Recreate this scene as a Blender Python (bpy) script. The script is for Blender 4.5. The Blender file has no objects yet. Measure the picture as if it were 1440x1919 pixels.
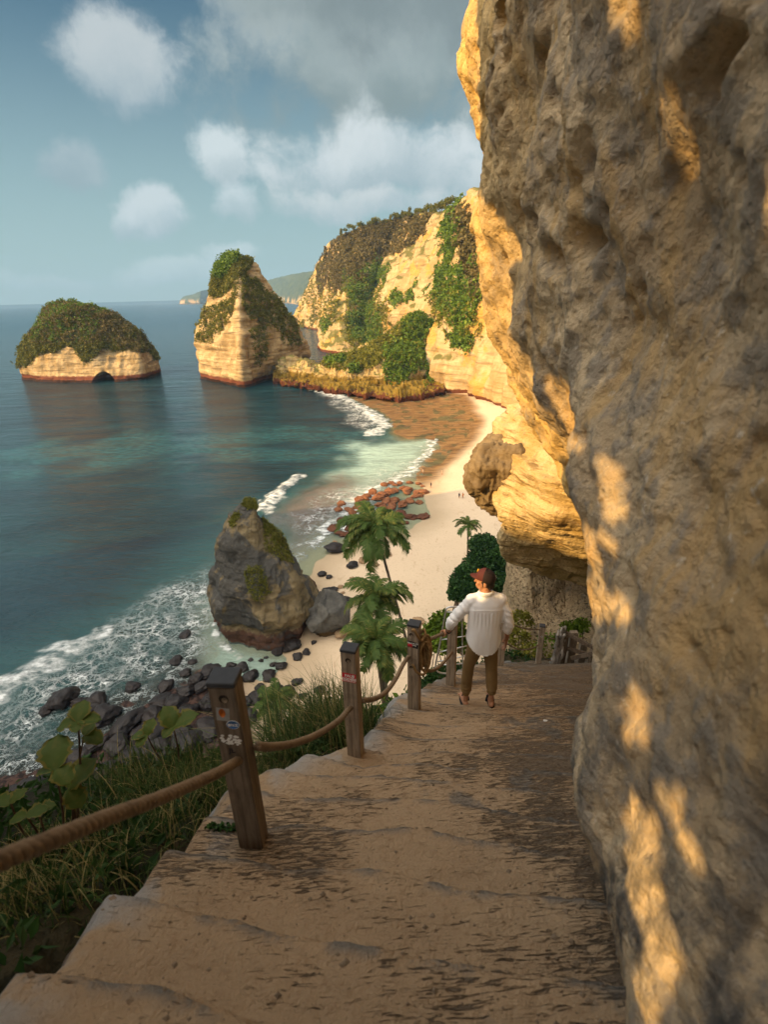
import bpy, bmesh, math, random
import numpy as np
from mathutils import Vector, Matrix
R = math.radians
scene = bpy.context.scene
COL = scene.collection

# ------------------------------------------------------------------ camera
CZ = 55.0                       # the photographer's eye, 55 m above the sea
F_PX, CX, CY = 960.0, 720.0, 959.5
PITCH, ROLL = R(23.0), R(1.5)
FW = np.array([0, math.cos(PITCH), -math.sin(PITCH)])
UP0 = np.array([0, math.sin(PITCH), math.cos(PITCH)])
RT0 = np.array([1.0, 0, 0])
UPV = UP0 * math.cos(ROLL) + RT0 * math.sin(ROLL)
RTV = RT0 * math.cos(ROLL) - UP0 * math.sin(ROLL)
CAM = np.array([0, 0, CZ])
cd = bpy.data.cameras.new('camera'); cam = bpy.data.objects.new('camera', cd); COL.objects.link(cam)
m = Matrix.Identity(4)
for i in range(3):
    m[i][0], m[i][1], m[i][2], m[i][3] = RTV[i], UPV[i], -FW[i], CAM[i]
cam.matrix_world = m
cd.sensor_fit = 'HORIZONTAL'; cd.sensor_width = 24.0; cd.lens = 16.0
cd.clip_start = 0.05; cd.clip_end = 60000
cd.dof.use_dof = True; cd.dof.focus_distance = 9.0; cd.dof.aperture_fstop = 1.9
scene.camera = cam

def ray(px, py):
    return FW + (px - CX) / F_PX * RTV + (CY - py) / F_PX * UPV
def G(px, py, z=0.0):           # where the sight line meets a level z
    d = ray(px, py); t = (z - CZ) / d[2]
    return CAM + d * t
def D(px, py, y):               # where the sight line meets the depth y
    d = ray(px, py); return CAM + d * (y / d[1])
def sm(a, b, x):
    t = np.clip((x - a) / (b - a), 0, 1); return t * t * (3 - 2 * t)

# ------------------------------------------------------------------ light
SUN = Vector((-0.80, -0.38, 0.40)).normalized()
sl = bpy.data.lights.new('sun', 'SUN'); so = bpy.data.objects.new('sun', sl); COL.objects.link(so)
sl.energy = 4.5; sl.angle = R(0.5); sl.color = (1.0, 0.62, 0.22)
so.rotation_euler = SUN.to_track_quat('Z', 'Y').to_euler()
scene.view_settings.view_transform = 'Standard'; scene.view_settings.look = 'None'
scene.view_settings.gamma = 1; scene.view_settings.exposure = 0.58
scene.cycles.max_bounces = 6; scene.cycles.transparent_max_bounces = 8
scene.cycles.sample_clamp_indirect = 4.0

# ------------------------------------------------------------------ node helpers
class NT:
    def __init__(s, tree): s.t = tree; s.n = tree.nodes; s.l = tree.links
    def add(s, typ, _props=None, **inp):
        n = s.n.new(typ)
        for k, v in (_props or {}).items(): setattr(n, k, v)
        for k, v in inp.items():
            key = int(k[1:]) if k[0] == 'i' and k[1:].isdigit() else k.replace('_', ' ')
            sock = n.inputs[key]
            s.put(sock, v)
        return n
    def put(s, sock, v):
        if isinstance(v, bpy.types.NodeSocket): s.l.new(v, sock)
        elif isinstance(v, bpy.types.Node): s.l.new(v.outputs[0], sock)
        else:
            if sock.type == 'RGBA' and len(v) == 3: v = (*v, 1)
            sock.default_value = v
    def math(s, op, a, b=0.0, c=0.0, clamp=False):
        n = s.n.new('ShaderNodeMath'); n.operation = op; n.use_clamp = clamp
        s.put(n.inputs[0], a); s.put(n.inputs[1], b)
        if op in ('MULTIPLY_ADD', 'SMOOTH_MIN'): s.put(n.inputs[2], c)
        return n.outputs[0]
    def ss(s, a, b, x):         # smoothstep
        n = s.n.new('ShaderNodeMapRange'); n.interpolation_type = 'SMOOTHSTEP'
        s.put(n.inputs['Value'], x); s.put(n.inputs['From Min'], a); s.put(n.inputs['From Max'], b)
        return n.outputs[0]
    def mix(s, f, a, b, mode='MIX'):
        n = s.n.new('ShaderNodeMix'); n.data_type = 'RGBA'; n.blend_type = mode
        s.put(n.inputs[0], f); s.put(n.inputs[6], a); s.put(n.inputs[7], b)
        return n.outputs[2]
    def noise(s, vec, scale, detail=5.0, rough=0.55, dist=0.0, out=0):
        n = s.add('ShaderNodeTexNoise', Vector=vec, Scale=scale, Detail=detail, Roughness=rough, Distortion=dist)
        return n.outputs[out]
    def vor(s, vec, scale, feature='F1', out=0, rand=1.0):
        n = s.n.new('ShaderNodeTexVoronoi'); n.feature = feature
        s.put(n.inputs['Vector'], vec); s.put(n.inputs['Scale'], scale); s.put(n.inputs['Randomness'], rand)
        return n.outputs[out]
    def pos(s): return s.n.new('ShaderNodeNewGeometry').outputs['Position']
    def obj(s): return s.n.new('ShaderNodeTexCoord').outputs['Object']
    def nrm(s): return s.n.new('ShaderNodeNewGeometry').outputs['Normal']
    def scale(s, vec, sc, rot=(0, 0, 0)):
        return s.add('ShaderNodeMapping', Vector=vec, Scale=sc, Rotation=rot).outputs[0]
    def sep(s, vec): return s.add('ShaderNodeSeparateXYZ', Vector=vec).outputs
    def attr(s, name): 
        n = s.n.new('ShaderNodeAttribute'); n.attribute_name = name; return n.outputs['Fac']
    def bump(s, h, strength=0.5, dist=0.1, normal=None):
        n = s.add('ShaderNodeBump', Height=h, Strength=strength, Distance=dist)
        if normal is not None: s.l.new(normal, n.inputs['Normal'])
        return n.outputs[0]
def srgb(r, g, b):
    f = lambda c: ((c / 255 + 0.055) / 1.055) ** 2.4 if c > 10 else c / 255 / 12.92
    return (f(r), f(g), f(b))
def material(name):
    m = bpy.data.materials.new(name); m.use_nodes = True
    nt = NT(m.node_tree); nt.n.clear()
    out = nt.n.new('ShaderNodeOutputMaterial'); b = nt.n.new('ShaderNodeBsdfPrincipled')
    nt.l.new(b.outputs[0], out.inputs[0])
    b.inputs['Roughness'].default_value = 0.85
    b.inputs['Specular IOR Level'].default_value = 0.3
    return m, nt, b
def plain(name, col, rough=0.7, metal=0.0, var=0.15, scale=30.0, bump=0.0, spec=0.3):
    m, nt, b = material(name)
    n = nt.noise(nt.obj(), scale, 4)
    c = nt.mix(n, tuple(x * (1 - var) for x in col), tuple(min(1, x * (1 + var)) for x in col))
    nt.put(b.inputs['Base Color'], c); b.inputs['Roughness'].default_value = rough
    b.inputs['Metallic'].default_value = metal; b.inputs['Specular IOR Level'].default_value = spec
    if bump: nt.put(b.inputs['Normal'], nt.bump(n, bump, 0.01))
    return m

# ------------------------------------------------------------------ sky and clouds (directions on the sky)
w = bpy.data.worlds.new('World'); scene.world = w; w.use_nodes = True
nt = NT(w.node_tree); nt.n.clear()
sky = nt.n.new('ShaderNodeTexSky'); sky.sky_type = 'NISHITA'; sky.sun_disc = False
sky.sun_elevation = math.asin(SUN.z); sky.sun_rotation = math.atan2(SUN.x, SUN.y)
sky.air_density = 1.0; sky.dust_density = 0.6; sky.ozone_density = 1.5
gen = nt.n.new('ShaderNodeTexCoord').outputs['Generated']
elev = nt.sep(gen)[2]
base = nt.mix(1.0, sky.outputs[0], (0.11, 0.34, 0.41), 'MULTIPLY')
base = nt.mix(nt.math('MULTIPLY', nt.ss(0.50, 0.0, elev), 0.92), base, (2.8, 3.9, 4.0))
warp = nt.add('ShaderNodeVectorMath', {'operation': 'SUBTRACT'}, i0=nt.noise(gen, 5.0, 6, 0.6, out=1), i1=(0.5, 0.5, 0.5)).outputs[0]
warp = nt.add('ShaderNodeVectorMath', {'operation': 'SCALE'}, i0=warp, Scale=0.10).outputs[0]
gw = nt.add('ShaderNodeVectorMath', {'operation': 'ADD'}, i0=gen, i1=warp).outputs[0]
fine = nt.noise(gw, 8.0, 10, 0.60)
mid = nt.noise(gen, 6.0, 5, 0.55)
cur = base
# px, py, half width, half height, opacity, lit colour, underside colour
CL = [(735, 60, 320, 200, .97, (3.5, 4.1, 4.15), (2.1, 2.75, 2.85)),
      (760, -90, 330, 130, .9, (2.4, 3.0, 3.1), (1.7, 2.2, 2.35)),
      (222, 120, 92, 78, .9, (4.7, 5.2, 5.4), (2.8, 3.7, 4.2)),
      (115, 308, 75, 42, .6, (3.8, 4.5, 4.9), (2.8, 3.6, 4.1)),
      (740, 310, 240, 78, .95, (5.6, 6.2, 6.4), (3.4, 4.3, 4.7)),
      (700, 385, 200, 30, .75, (5.6, 6.1, 6.2), (4.0, 4.8, 5.2)),
      (422, 305, 52, 52, .9, (5.6, 6.3, 6.5), (3.5, 4.4, 4.8)),
      (432, 385, 46, 36, .8, (5.2, 6.0, 6.3), (3.6, 4.6, 5.0)),
      (300, 392, 72, 42, .85, (5.4, 6.1, 6.4), (3.4, 4.4, 4.9)),
      (238, 412, 28, 26, .7, (5.0, 5.8, 6.1), (3.4, 4.4, 4.9)),
      (345, 502, 110, 26, .6, (5.0, 6.0, 6.3), (3.9, 5.0, 5.4)),
      (425, 480, 50, 26, .6, (5.2, 6.1, 6.4), (3.9, 5.0, 5.4)),
      (90, 520, 90, 18, .35, (4.6, 5.6, 6.0), (3.9, 5.0, 5.4)),
      (-420, 250, 260, 110, .8, (4.8, 5.4, 5.6), (3.0, 3.9, 4.4)),
      (1500, 250, 500, 200, .8, (4.8, 5.4, 5.6), (3.0, 3.9, 4.4))]
for (px, py, hw, hh, op, c1, c2) in CL:
    c = ray(px, py); L = np.linalg.norm(c); c = c / L
    r = RTV - c * np.dot(RTV, c); r /= np.linalg.norm(r); u = np.cross(r, c)
    rx, ry = hw / F_PX / L, hh / F_PX / L
    a = nt.math('DIVIDE', nt.add('ShaderNodeVectorMath', {'operation': 'DOT_PRODUCT'}, i0=gw, i1=tuple(r)).outputs['Value'], rx)
    b_ = nt.math('DIVIDE', nt.add('ShaderNodeVectorMath', {'operation': 'DOT_PRODUCT'}, i0=gw, i1=tuple(u)).outputs['Value'], ry)
    f = nt.add('ShaderNodeVectorMath', {'operation': 'DOT_PRODUCT'}, i0=gw, i1=tuple(c)).outputs['Value']
    d = nt.math('SQRT', nt.math('ADD', nt.math('MULTIPLY', a, a), nt.math('MULTIPLY', b_, b_)))
    v = nt.math('SUBTRACT', nt.math('ADD', 1.0, nt.math('MULTIPLY', nt.math('SUBTRACT', fine, 0.5), 2.1)), d)
    mask = nt.math('MULTIPLY', nt.ss(-0.18, 0.48, v), nt.math('MULTIPLY', nt.math('GREATER_THAN', f, 0.0), op))
    shade = nt.ss(-0.9, 0.7, nt.math('ADD', b_, nt.math('MULTIPLY', nt.math('SUBTRACT', nt.math('ADD', nt.math('MULTIPLY', mid, .5), nt.math('MULTIPLY', fine, .5)), 0.5), 4.6)))
    c1, c2 = tuple(v * .82 for v in c1), tuple(v * .80 for v in c2); cur = nt.mix(mask, cur, nt.mix(shade, c2, c1))
# added fill glow in the unseen sky behind and above the photographer
dB = nt.add('ShaderNodeVectorMath', {'operation': 'DOT_PRODUCT'}, i0=gw, i1=tuple(Vector((-.38, -.36, .86)).normalized())).outputs['Value']
cur = nt.mix(nt.math('MULTIPLY', nt.ss(.45, .93, dB), nt.math('ADD', .6, nt.math('MULTIPLY', mid, .6))), cur, (25.0, 22.6, 19.6))
bg = nt.add('ShaderNodeBackground', Color=cur, Strength=0.10)
wo = nt.n.new('ShaderNodeOutputWorld'); nt.l.new(bg.outputs[0], wo.inputs[0])

# ------------------------------------------------------------------ numpy noise
def _h(ix, iy, iz, seed):
    h = (ix * 374761393 + iy * 668265263 + iz * 2147483647 + seed * 1274126177) & 0xffffffff
    h = ((h ^ (h >> 13)) * 1274126177) & 0xffffffff
    return (h ^ (h >> 16)) & 0xffffffff
def vnoise(p, seed=0):
    i = np.floor(p).astype(np.int64); f = p - i; f = f * f * f * (f * (f * 6 - 15) + 10)
    def g(a, b, c): return _h(i[:, 0] + a, i[:, 1] + b, i[:, 2] + c, seed) / 4294967295.0
    x, y, z = f[:, 0], f[:, 1], f[:, 2]
    v0 = (g(0,0,0)*(1-x)+g(1,0,0)*x)*(1-y) + (g(0,1,0)*(1-x)+g(1,1,0)*x)*y
    v1 = (g(0,0,1)*(1-x)+g(1,0,1)*x)*(1-y) + (g(0,1,1)*(1-x)+g(1,1,1)*x)*y
    return (v0 * (1 - z) + v1 * z) * 2 - 1
def fbm(p, scale=1.0, octv=5, rough=0.5, seed=0, ridged=False):
    p = np.asarray(p, float) * scale; a = 1.0; s = 0; t = 0
    for o in range(octv):
        v = vnoise(p + o * 17.3, seed + o)
        if ridged: v = 1 - 2 * np.abs(v)
        s = s + a * v; t += a; a *= rough; p = p * 2.03
    return s / t
def worley(p, scale=1.0, seed=0):
    p = np.asarray(p, float) * scale; i = np.floor(p).astype(np.int64); best = np.full(len(p), 9.0)
    for dx in (-1, 0, 1):
        for dy in (-1, 0, 1):
            for dz in (-1, 0, 1):
                c = i + np.array([dx, dy, dz])
                q = np.stack([c[:, k] + _h(c[:, 0], c[:, 1], c[:, 2], seed + k * 7 + 3) / 4294967295.0 for k in range(3)], 1)
                best = np.minimum(best, ((p - q) ** 2).sum(1))
    return np.sqrt(best)

# ------------------------------------------------------------------ object helpers
def tag(o, label=None, cat=None, group=None, kind=None):
    if label: o['label'] = label
    if cat: o['category'] = cat
    if group: o['group'] = group
    if kind: o['kind'] = kind
    return o
def thing(name, label, cat, loc=(0, 0, 0), group=None, rz=0.0):
    o = bpy.data.objects.new(name, None); COL.objects.link(o)
    o.location = loc; o.rotation_euler = (0, 0, rz); o.empty_display_size = 0.2
    return tag(o, label, cat, group)
def build(name, V, Fc, mat, parent=None, smooth=True, origin=None, attrs=None, fattrs=None):
    V = np.asarray(V, float).reshape(-1, 3)
    if origin is None and parent is not None and parent.type == 'EMPTY':
        V = V - np.array(parent.location)
    if origin is not None: V = V - np.array(origin)
    me = bpy.data.meshes.new(name)
    if isinstance(Fc, np.ndarray):
        k = Fc.shape[1]; n = len(Fc)
        me.vertices.add(len(V)); me.vertices.foreach_set('co', V.ravel())
        me.loops.add(n * k); me.loops.foreach_set('vertex_index', Fc.ravel().astype(np.int32))
        me.polygons.add(n); me.polygons.foreach_set('loop_start', np.arange(0, n * k, k, dtype=np.int32))
        me.polygons.foreach_set('loop_total', np.full(n, k, dtype=np.int32))
        me.update(calc_edges=True)
    else:
        me.from_pydata([tuple(v) for v in V], [], [tuple(f) for f in Fc]); me.update()
    me.polygons.foreach_set('use_smooth', np.full(len(me.polygons), smooth))
    for k_, a in (attrs or {}).items():
        at = me.attributes.new(k_, 'FLOAT', 'POINT'); at.data.foreach_set('value', np.asarray(a, np.float32))
    for k_, a in (fattrs or {}).items():
        at = me.attributes.new(k_, 'FLOAT', 'FACE'); at.data.foreach_set('value', np.asarray(a, np.float32))
    if mat: me.materials.append(mat)
    o = bpy.data.objects.new(name, me); COL.objects.link(o)
    if parent: o.parent = parent
    if origin is not None: o.location = origin
    return o
def child_of_mesh(name, V, Fc, mat, parent, root, **kw):     # sub-part: same frame as its part
    V = np.asarray(V, float).reshape(-1, 3) - np.array(root.location)
    return build(name, V, Fc, mat, parent, **kw)
def gridfaces(nr, nc, closed=False):
    r = np.arange(nr - 1)[:, None]; c = np.arange(nc if closed else nc - 1)[None, :]
    c2 = (c + 1) % nc
    a = r * nc + c; b = r * nc + c2; d = (r + 1) * nc + c; e = (r + 1) * nc + c2
    return np.stack([a.ravel(), b.ravel(), e.ravel(), d.ravel()], 1)
def gridnormals(P, closed=False):
    if closed: du = np.roll(P, -1, 1) - np.roll(P, 1, 1)
    else: du = np.gradient(P, axis=1)
    dv = np.gradient(P, axis=0)
    n = np.cross(du, dv); return n / (np.linalg.norm(n, axis=2, keepdims=True) + 1e-9)
def resample(pts, n):
    pts = np.asarray(pts, float); d = np.r_[0, np.cumsum(np.linalg.norm(np.diff(pts, axis=0), axis=1) + 1e-6)]
    t = np.linspace(0, d[-1], n); return np.stack([np.interp(t, d, pts[:, k]) for k in range(pts.shape[1])], 1)
def smooth_curve(pts, n):       # Catmull-Rom
    pts = np.asarray(pts, float); P = np.vstack([2 * pts[0] - pts[1], pts, 2 * pts[-1] - pts[-2]])
    out = []
    for i in range(1, len(P) - 2):
        for t in np.linspace(0, 1, 12, endpoint=False):
            a, b, c, d = P[i-1], P[i], P[i+1], P[i+2]
            out.append(0.5 * ((2*b) + (c-a)*t + (2*a-5*b+4*c-d)*t*t + (3*b-a-3*c+d)*t**3))
    out.append(pts[-1]); return resample(out, n)
def skin(cols, nt_, per, closed=False, blur=0, vblur=0):
    """columns (each a polyline base->top) -> grid P[row, col]"""
    C = np.stack([resample(c, nt_) for c in cols], 1)
    K = C.shape[1]; out = []
    for k in range(K if closed else K - 1):
        a, b = C[:, k], C[:, (k + 1) % K]; n = per[k] if isinstance(per, (list, tuple)) else per
        for j in range(n): out.append(a + (b - a) * (j / n))
    if not closed: out.append(C[:, -1])
    P = np.stack(out, 1)
    for _ in range(blur):
        if closed: P = (np.roll(P, 1, 1) + 2 * P + np.roll(P, -1, 1)) / 4
        else: P[:, 1:-1] = (P[:, :-2] + 2 * P[:, 1:-1] + P[:, 2:]) / 4
    for _ in range(vblur): P[1:-1] = (P[:-2] + 2 * P[1:-1] + P[2:]) / 4
    return P
def capped(P):                  # close a ring grid with its top fan
    nr, nc = P.shape[:2]; F_ = gridfaces(nr, nc, True)
    c = P[-1].mean(0); V = np.vstack([P.reshape(-1, 3), c]); ci = len(V) - 1
    top = np.array([[(nr-1)*nc + j, (nr-1)*nc + (j+1) % nc, ci, ci] for j in range(nc)])
    tri = [tuple(t[:3]) for t in top]
    return V, F_, tri
def leaves(C, size, n, rng, spread, aspect=1.6, up=0.3, normals=None):
    """n leaf quads around each centre -> verts, quads, per-face tint"""
    C = np.repeat(C, n, 0); N = len(C)
    off = rng.normal(size=(N, 3)); off /= np.linalg.norm(off, axis=1, keepdims=True)
    rad = rng.random((N, 1)) ** 0.4
    sp = np.repeat(spread, n)[:, None] if np.ndim(spread) else spread
    c = C + off * rad * sp
    a = rng.normal(size=(N, 3)) + off * 0.6; a[:, 2] += up; a /= np.linalg.norm(a, axis=1, keepdims=True)
    b = np.cross(a, rng.normal(size=(N, 3))); b /= np.linalg.norm(b, axis=1, keepdims=True)
    s = size * (0.6 + 0.8 * rng.random((N, 1)))
    if np.ndim(size): s = np.repeat(size, n)[:, None] * (0.6 + 0.8 * rng.random((N, 1)))
    k = np.cross(a, b) * s * 0.18
    V = np.stack([c - a*s*aspect*.5, c + b*s*.5 + k, c + a*s*aspect*.5, c - b*s*.5 + k], 1).reshape(-1, 3)
    Fc = np.arange(N * 4).reshape(N, 4)
    cl = np.repeat(rng.random(N // n), n)
    tint = np.clip(0.55 * cl + 0.45 * rng.random(N), 0, 1)
    return V, Fc, tint
def tube(path, rad, ns=8, cap=True):
    P = np.asarray(path, float); n = len(P); rad = np.broadcast_to(np.asarray(rad, float), (n,))
    T = np.gradient(P, axis=0); T /= np.linalg.norm(T, axis=1, keepdims=True) + 1e-9
    up = np.array([0, 0, 1.0]) if abs(T[0][2]) < .9 else np.array([1.0, 0, 0])
    b = np.cross(T[0], up); b /= np.linalg.norm(b); rings = []
    for i in range(n):
        b = b - T[i] * np.dot(b, T[i]); b /= np.linalg.norm(b); c = np.cross(T[i], b)
        an = np.linspace(0, 2*math.pi, ns, endpoint=False)
        rings.append(P[i] + rad[i] * (np.cos(an)[:, None] * b + np.sin(an)[:, None] * c))
    V = np.vstack(rings); Fc = [tuple(f) for f in gridfaces(n, ns, True)]
    if cap: Fc += [tuple(range(ns))[::-1], tuple(range((n-1)*ns, n*ns))]
    return V, Fc
def frames(path):
    P = np.asarray(path, float); T = np.gradient(P, axis=0); T /= np.linalg.norm(T, axis=1, keepdims=True) + 1e-9
    b = np.cross(T[0], [0.1, 0.2, 1]); b /= np.linalg.norm(b); B = []
    for t in T:
        b = b - t * np.dot(b, t); b /= np.linalg.norm(b); B.append(b.copy())
    B = np.array(B); return T, B, np.cross(T, B)
def join(parts):
    V, Fc, o = [], [], 0
    for v, f in parts:
        V.append(np.asarray(v, float).reshape(-1, 3)); Fc += [tuple(int(i) + o for i in q) for q in f]; o += len(V[-1])
    return np.vstack(V), Fc
def box(cx, cy, cz, sx, sy, sz):
    V = np.array([[x, y, z] for x in (-.5, .5) for y in (-.5, .5) for z in (-.5, .5)]) * [sx, sy, sz] + [cx, cy, cz]
    return V, [(0,1,3,2), (4,6,7,5), (0,4,5,1), (2,3,7,6), (0,2,6,4), (1,5,7,3)]
def sdpoly(P, poly):            # signed distance, negative inside
    P = np.asarray(P, float)[:, :2]; poly = np.asarray(poly, float)[:, :2]; n = len(poly)
    d = np.full(len(P), 1e18); ins = np.zeros(len(P), bool)
    for i in range(n):
        a, b = poly[i], poly[(i + 1) % n]; e = b - a; w_ = P - a
        t = np.clip((w_ @ e) / (e @ e + 1e-12), 0, 1); d = np.minimum(d, ((w_ - t[:, None] * e) ** 2).sum(1))
        c = ((a[1] > P[:, 1]) != (b[1] > P[:, 1]))
        xi = (b[0]-a[0]) * (P[:, 1]-a[1]) / (b[1]-a[1] + 1e-12) + a[0]
        ins ^= c & (P[:, 0] < xi)
    d = np.sqrt(d); return np.where(ins, -d, d)
def dline(P, line):
    P = np.asarray(P, float)[:, :2]; line = np.asarray(line, float)[:, :2]; d = np.full(len(P), 1e18)
    for a, b in zip(line[:-1], line[1:]):
        e = b - a; w_ = P - a; t = np.clip((w_ @ e) / (e @ e + 1e-12), 0, 1)
        d = np.minimum(d, ((w_ - t[:, None] * e) ** 2).sum(1))
    return np.sqrt(d)
def pix(lst, z=0.0): return [G(a, b, z) for a, b in lst]
def proj(P):                    # world -> photograph pixel (to choose where plants grow on a built surface)
    q = np.asarray(P, float) - CAM; f = q @ FW
    return np.stack([CX + F_PX * (q @ RTV) / f, CY - F_PX * (q @ UPV) / f], 1)

# ================================================================== rock materials
def rock_mat(name, cols, scale, strata=0.5, bumpd=0.3, tide=None, moss=None, streak=0.3, bs=0.8):
    """cols: pale, mid, dark linear colours; scale: features per metre; tide: (z, height, colour)"""
    m, nt, b = material(name)
    p = nt.pos(); x, y, z = nt.sep(p)
    n1 = nt.noise(p, scale, 8, 0.62); n2 = nt.noise(p, scale * 4.3, 6, 0.6)
    st = nt.noise(nt.scale(p, (scale * .25, scale * .25, scale * 5)), 1.0, 5, 0.6)
    vs = nt.noise(nt.scale(p, (scale * 4, scale * 4, scale * .35)), 1.0, 4, 0.6)
    c = nt.mix(nt.ss(0.35, 0.62, n1), cols[1], cols[0])
    c = nt.mix(nt.math('MULTIPLY', nt.ss(0.52, 0.68, st), strata), c, cols[2])
    c = nt.mix(nt.math('MULTIPLY', nt.ss(0.55, 0.75, vs), streak), c, cols[2])
    c = nt.mix(nt.math('MULTIPLY', nt.ss(0.50, 0.66, n2), 0.45), c, cols[1])
    if len(cols) > 3:
        n3 = nt.noise(p, scale * 0.7, 5, 0.6, 0.5)
        c = nt.mix(nt.math('MULTIPLY', nt.ss(0.53, 0.62, n3), 0.75), c, cols[3])
    if moss:
        up = nt.sep(nt.nrm())[2]
        mk = nt.math('MULTIPLY', nt.ss(moss[1], moss[1] + .35, nt.math('ADD', up, nt.math('MULTIPLY', nt.math('SUBTRACT', n1, .5), 1.8))), 0.9)
        c = nt.mix(mk, c, moss[0])
    if tide:
        zz = nt.math('ADD', z, nt.math('MULTIPLY', nt.math('SUBTRACT', n2, .5), -tide[1]))
        for (lv, col) in tide[2]:
            c = nt.mix(nt.ss(lv, lv * .75, zz), c, col)
    nt.put(b.inputs['Base Color'], c)
    h = nt.math('ADD', nt.math('ADD', n1, nt.math('MULTIPLY', st, strata)), nt.math('MULTIPLY', n2, .35))
    nt.put(b.inputs['Normal'], nt.bump(h, bs, bumpd))
    b.inputs['Roughness'].default_value = 0.92; b.inputs['Specular IOR Level'].default_value = 0.15
    return m
LIME = (.56, .42, .235); LIMEM = (.38, .26, .115); LIMED = (.15, .10, .045); OCHRE = (.55, .30, .06)
M_cliff = rock_mat('limestone_cliff', (LIME, LIMEM, LIMED, OCHRE), 0.06, .65, 3.2,
                   tide=(0, 3.0, [(3.0, (.13, .045, .02))]), moss=((.10, .10, .018), .55), streak=.55)
M_stack = rock_mat('limestone_stack', ((.54, .40, .22), (.34, .235, .11), (.11, .075, .035)), 0.11, .75, 2.2,
                   tide=(0, 2.5, [(5.0, (.15, .05, .025)), (2.0, (.04, .018, .012))]), moss=((.075, .075, .018), .75), streak=.5)
M_prom = rock_mat('mossy_limestone', ((.58, .43, .21), (.38, .26, .10), (.10, .06, .022)), 0.10, .6, 3.0,
                  tide=(0, 9.0, [(9.5, (.19, .125, .02)), (4.0, (.10, .032, .015))]), moss=((.15, .15, .022), .62), streak=.4)
M_dark = rock_mat('weathered_rock', ((.215, .165, .09), (.13, .10, .055), (.035, .036, .037)), 0.30, .35, .8,
                  tide=(0, 2.5, [(3.2, (.085, .045, .03))]), streak=.55)
M_grey = rock_mat('grey_weathered_rock', ((.13, .125, .11), (.07, .068, .062), (.022, .023, .024)), 0.35, .2, .6,
                  tide=(0, 1.5, [(2.0, (.10, .065, .03))]), streak=.3)
M_shore = rock_mat('wet_shore_rock', ((.021, .015, .013), (.012, .009, .008), (.004, .004, .004)), 0.6, .2, .25, streak=.2)
for n_ in M_shore.node_tree.nodes:
    if n_.type == 'BSDF_PRINCIPLED': n_.inputs['Roughness'].default_value = .62; n_.inputs['Specular IOR Level'].default_value = .5
M_reef = rock_mat('orange_reef_rock', ((.27, .115, .055), (.15, .060, .030), (.045, .020, .013)), 0.9, .2, .3, streak=.3)
M_tan = rock_mat('tan_beach_rock', ((.38, .26, .15), (.25, .16, .09), (.08, .05, .03)), 0.5, .2, .3, streak=.2)

# grey lichen crust over the upper half of the near stack
_m = M_dark; _nt = NT(_m.node_tree); _b = [n for n in _nt.n if n.type == 'BSDF_PRINCIPLED'][0]; _old = _b.inputs['Base Color'].links[0].from_socket
_p = _nt.pos(); _z = _nt.sep(_p)[2]; _n = _nt.noise(_p, .13, 6, .62, .4)
_mk = _nt.ss(.50, .56, _nt.math('ADD', _n, _nt.math('MULTIPLY', _nt.ss(6, 22, _z), .11)))
_nt.put(_b.inputs['Base Color'], _nt.mix(_nt.math('MULTIPLY', _mk, .88), _old, _nt.mix(_nt.noise(_p, 1.1, 5, .65), (.022, .024, .026), (.10, .10, .095))))
def veg_mat(name, c0, c1, c2, trans=0.25):
    m, nt, b = material(name)
    t = nt.attr('tint'); p = nt.pos()
    c = nt.mix(nt.ss(0.0, 0.55, t), c0, c1); c = nt.mix(nt.ss(0.6, 1.0, t), c, c2)
    nt.put(b.inputs['Base Color'], c)
    b.inputs['Roughness'].default_value = 0.6; b.inputs['Specular IOR Level'].default_value = 0.25
    tr = nt.add('ShaderNodeBsdfTranslucent', Color=c)
    ms = nt.n.new('ShaderNodeMixShader'); ms.inputs[0].default_value = trans
    nt.l.new(b.outputs[0], ms.inputs[1]); nt.l.new(tr.outputs[0], ms.inputs[2])
    nt.l.new(ms.outputs[0], [n for n in nt.n if n.type == 'OUTPUT_MATERIAL'][0].inputs[0])
    return m
V_far = veg_mat('island_shrubs', (.07, .085, .016), (.17, .175, .028), (.34, .28, .055), .35)
V_cliff = veg_mat('cliff_shrubs', (.08, .09, .014), (.20, .20, .025), (.36, .31, .05))
V_brown = veg_mat('dry_scrub', (.08, .07, .022), (.17, .135, .045), (.28, .21, .08))
V_green = veg_mat('green_shrubs', (.045, .085, .012), (.12, .20, .02), (.26, .34, .04))
V_tree = veg_mat('tree_leaves', (.012, .035, .010), (.028, .075, .016), (.055, .13, .025))
V_grass = veg_mat('grass_blades', (.030, .060, .018), (.085, .130, .032), (.30, .25, .10), .3)
V_palm = veg_mat('palm_fronds', (.025, .055, .014), (.065, .115, .022), (.22, .22, .05), .35)
V_big = veg_mat('broad_leaves', (.035, .075, .018), (.075, .12, .024), (.19, .16, .035), .3)
M_bark = plain('palm_bark', (.16, .12, .085), .9, var=.4, scale=6, bump=.4)
M_stem = plain('plant_stem', (.12, .075, .05), .8, var=.3, scale=20)

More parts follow.
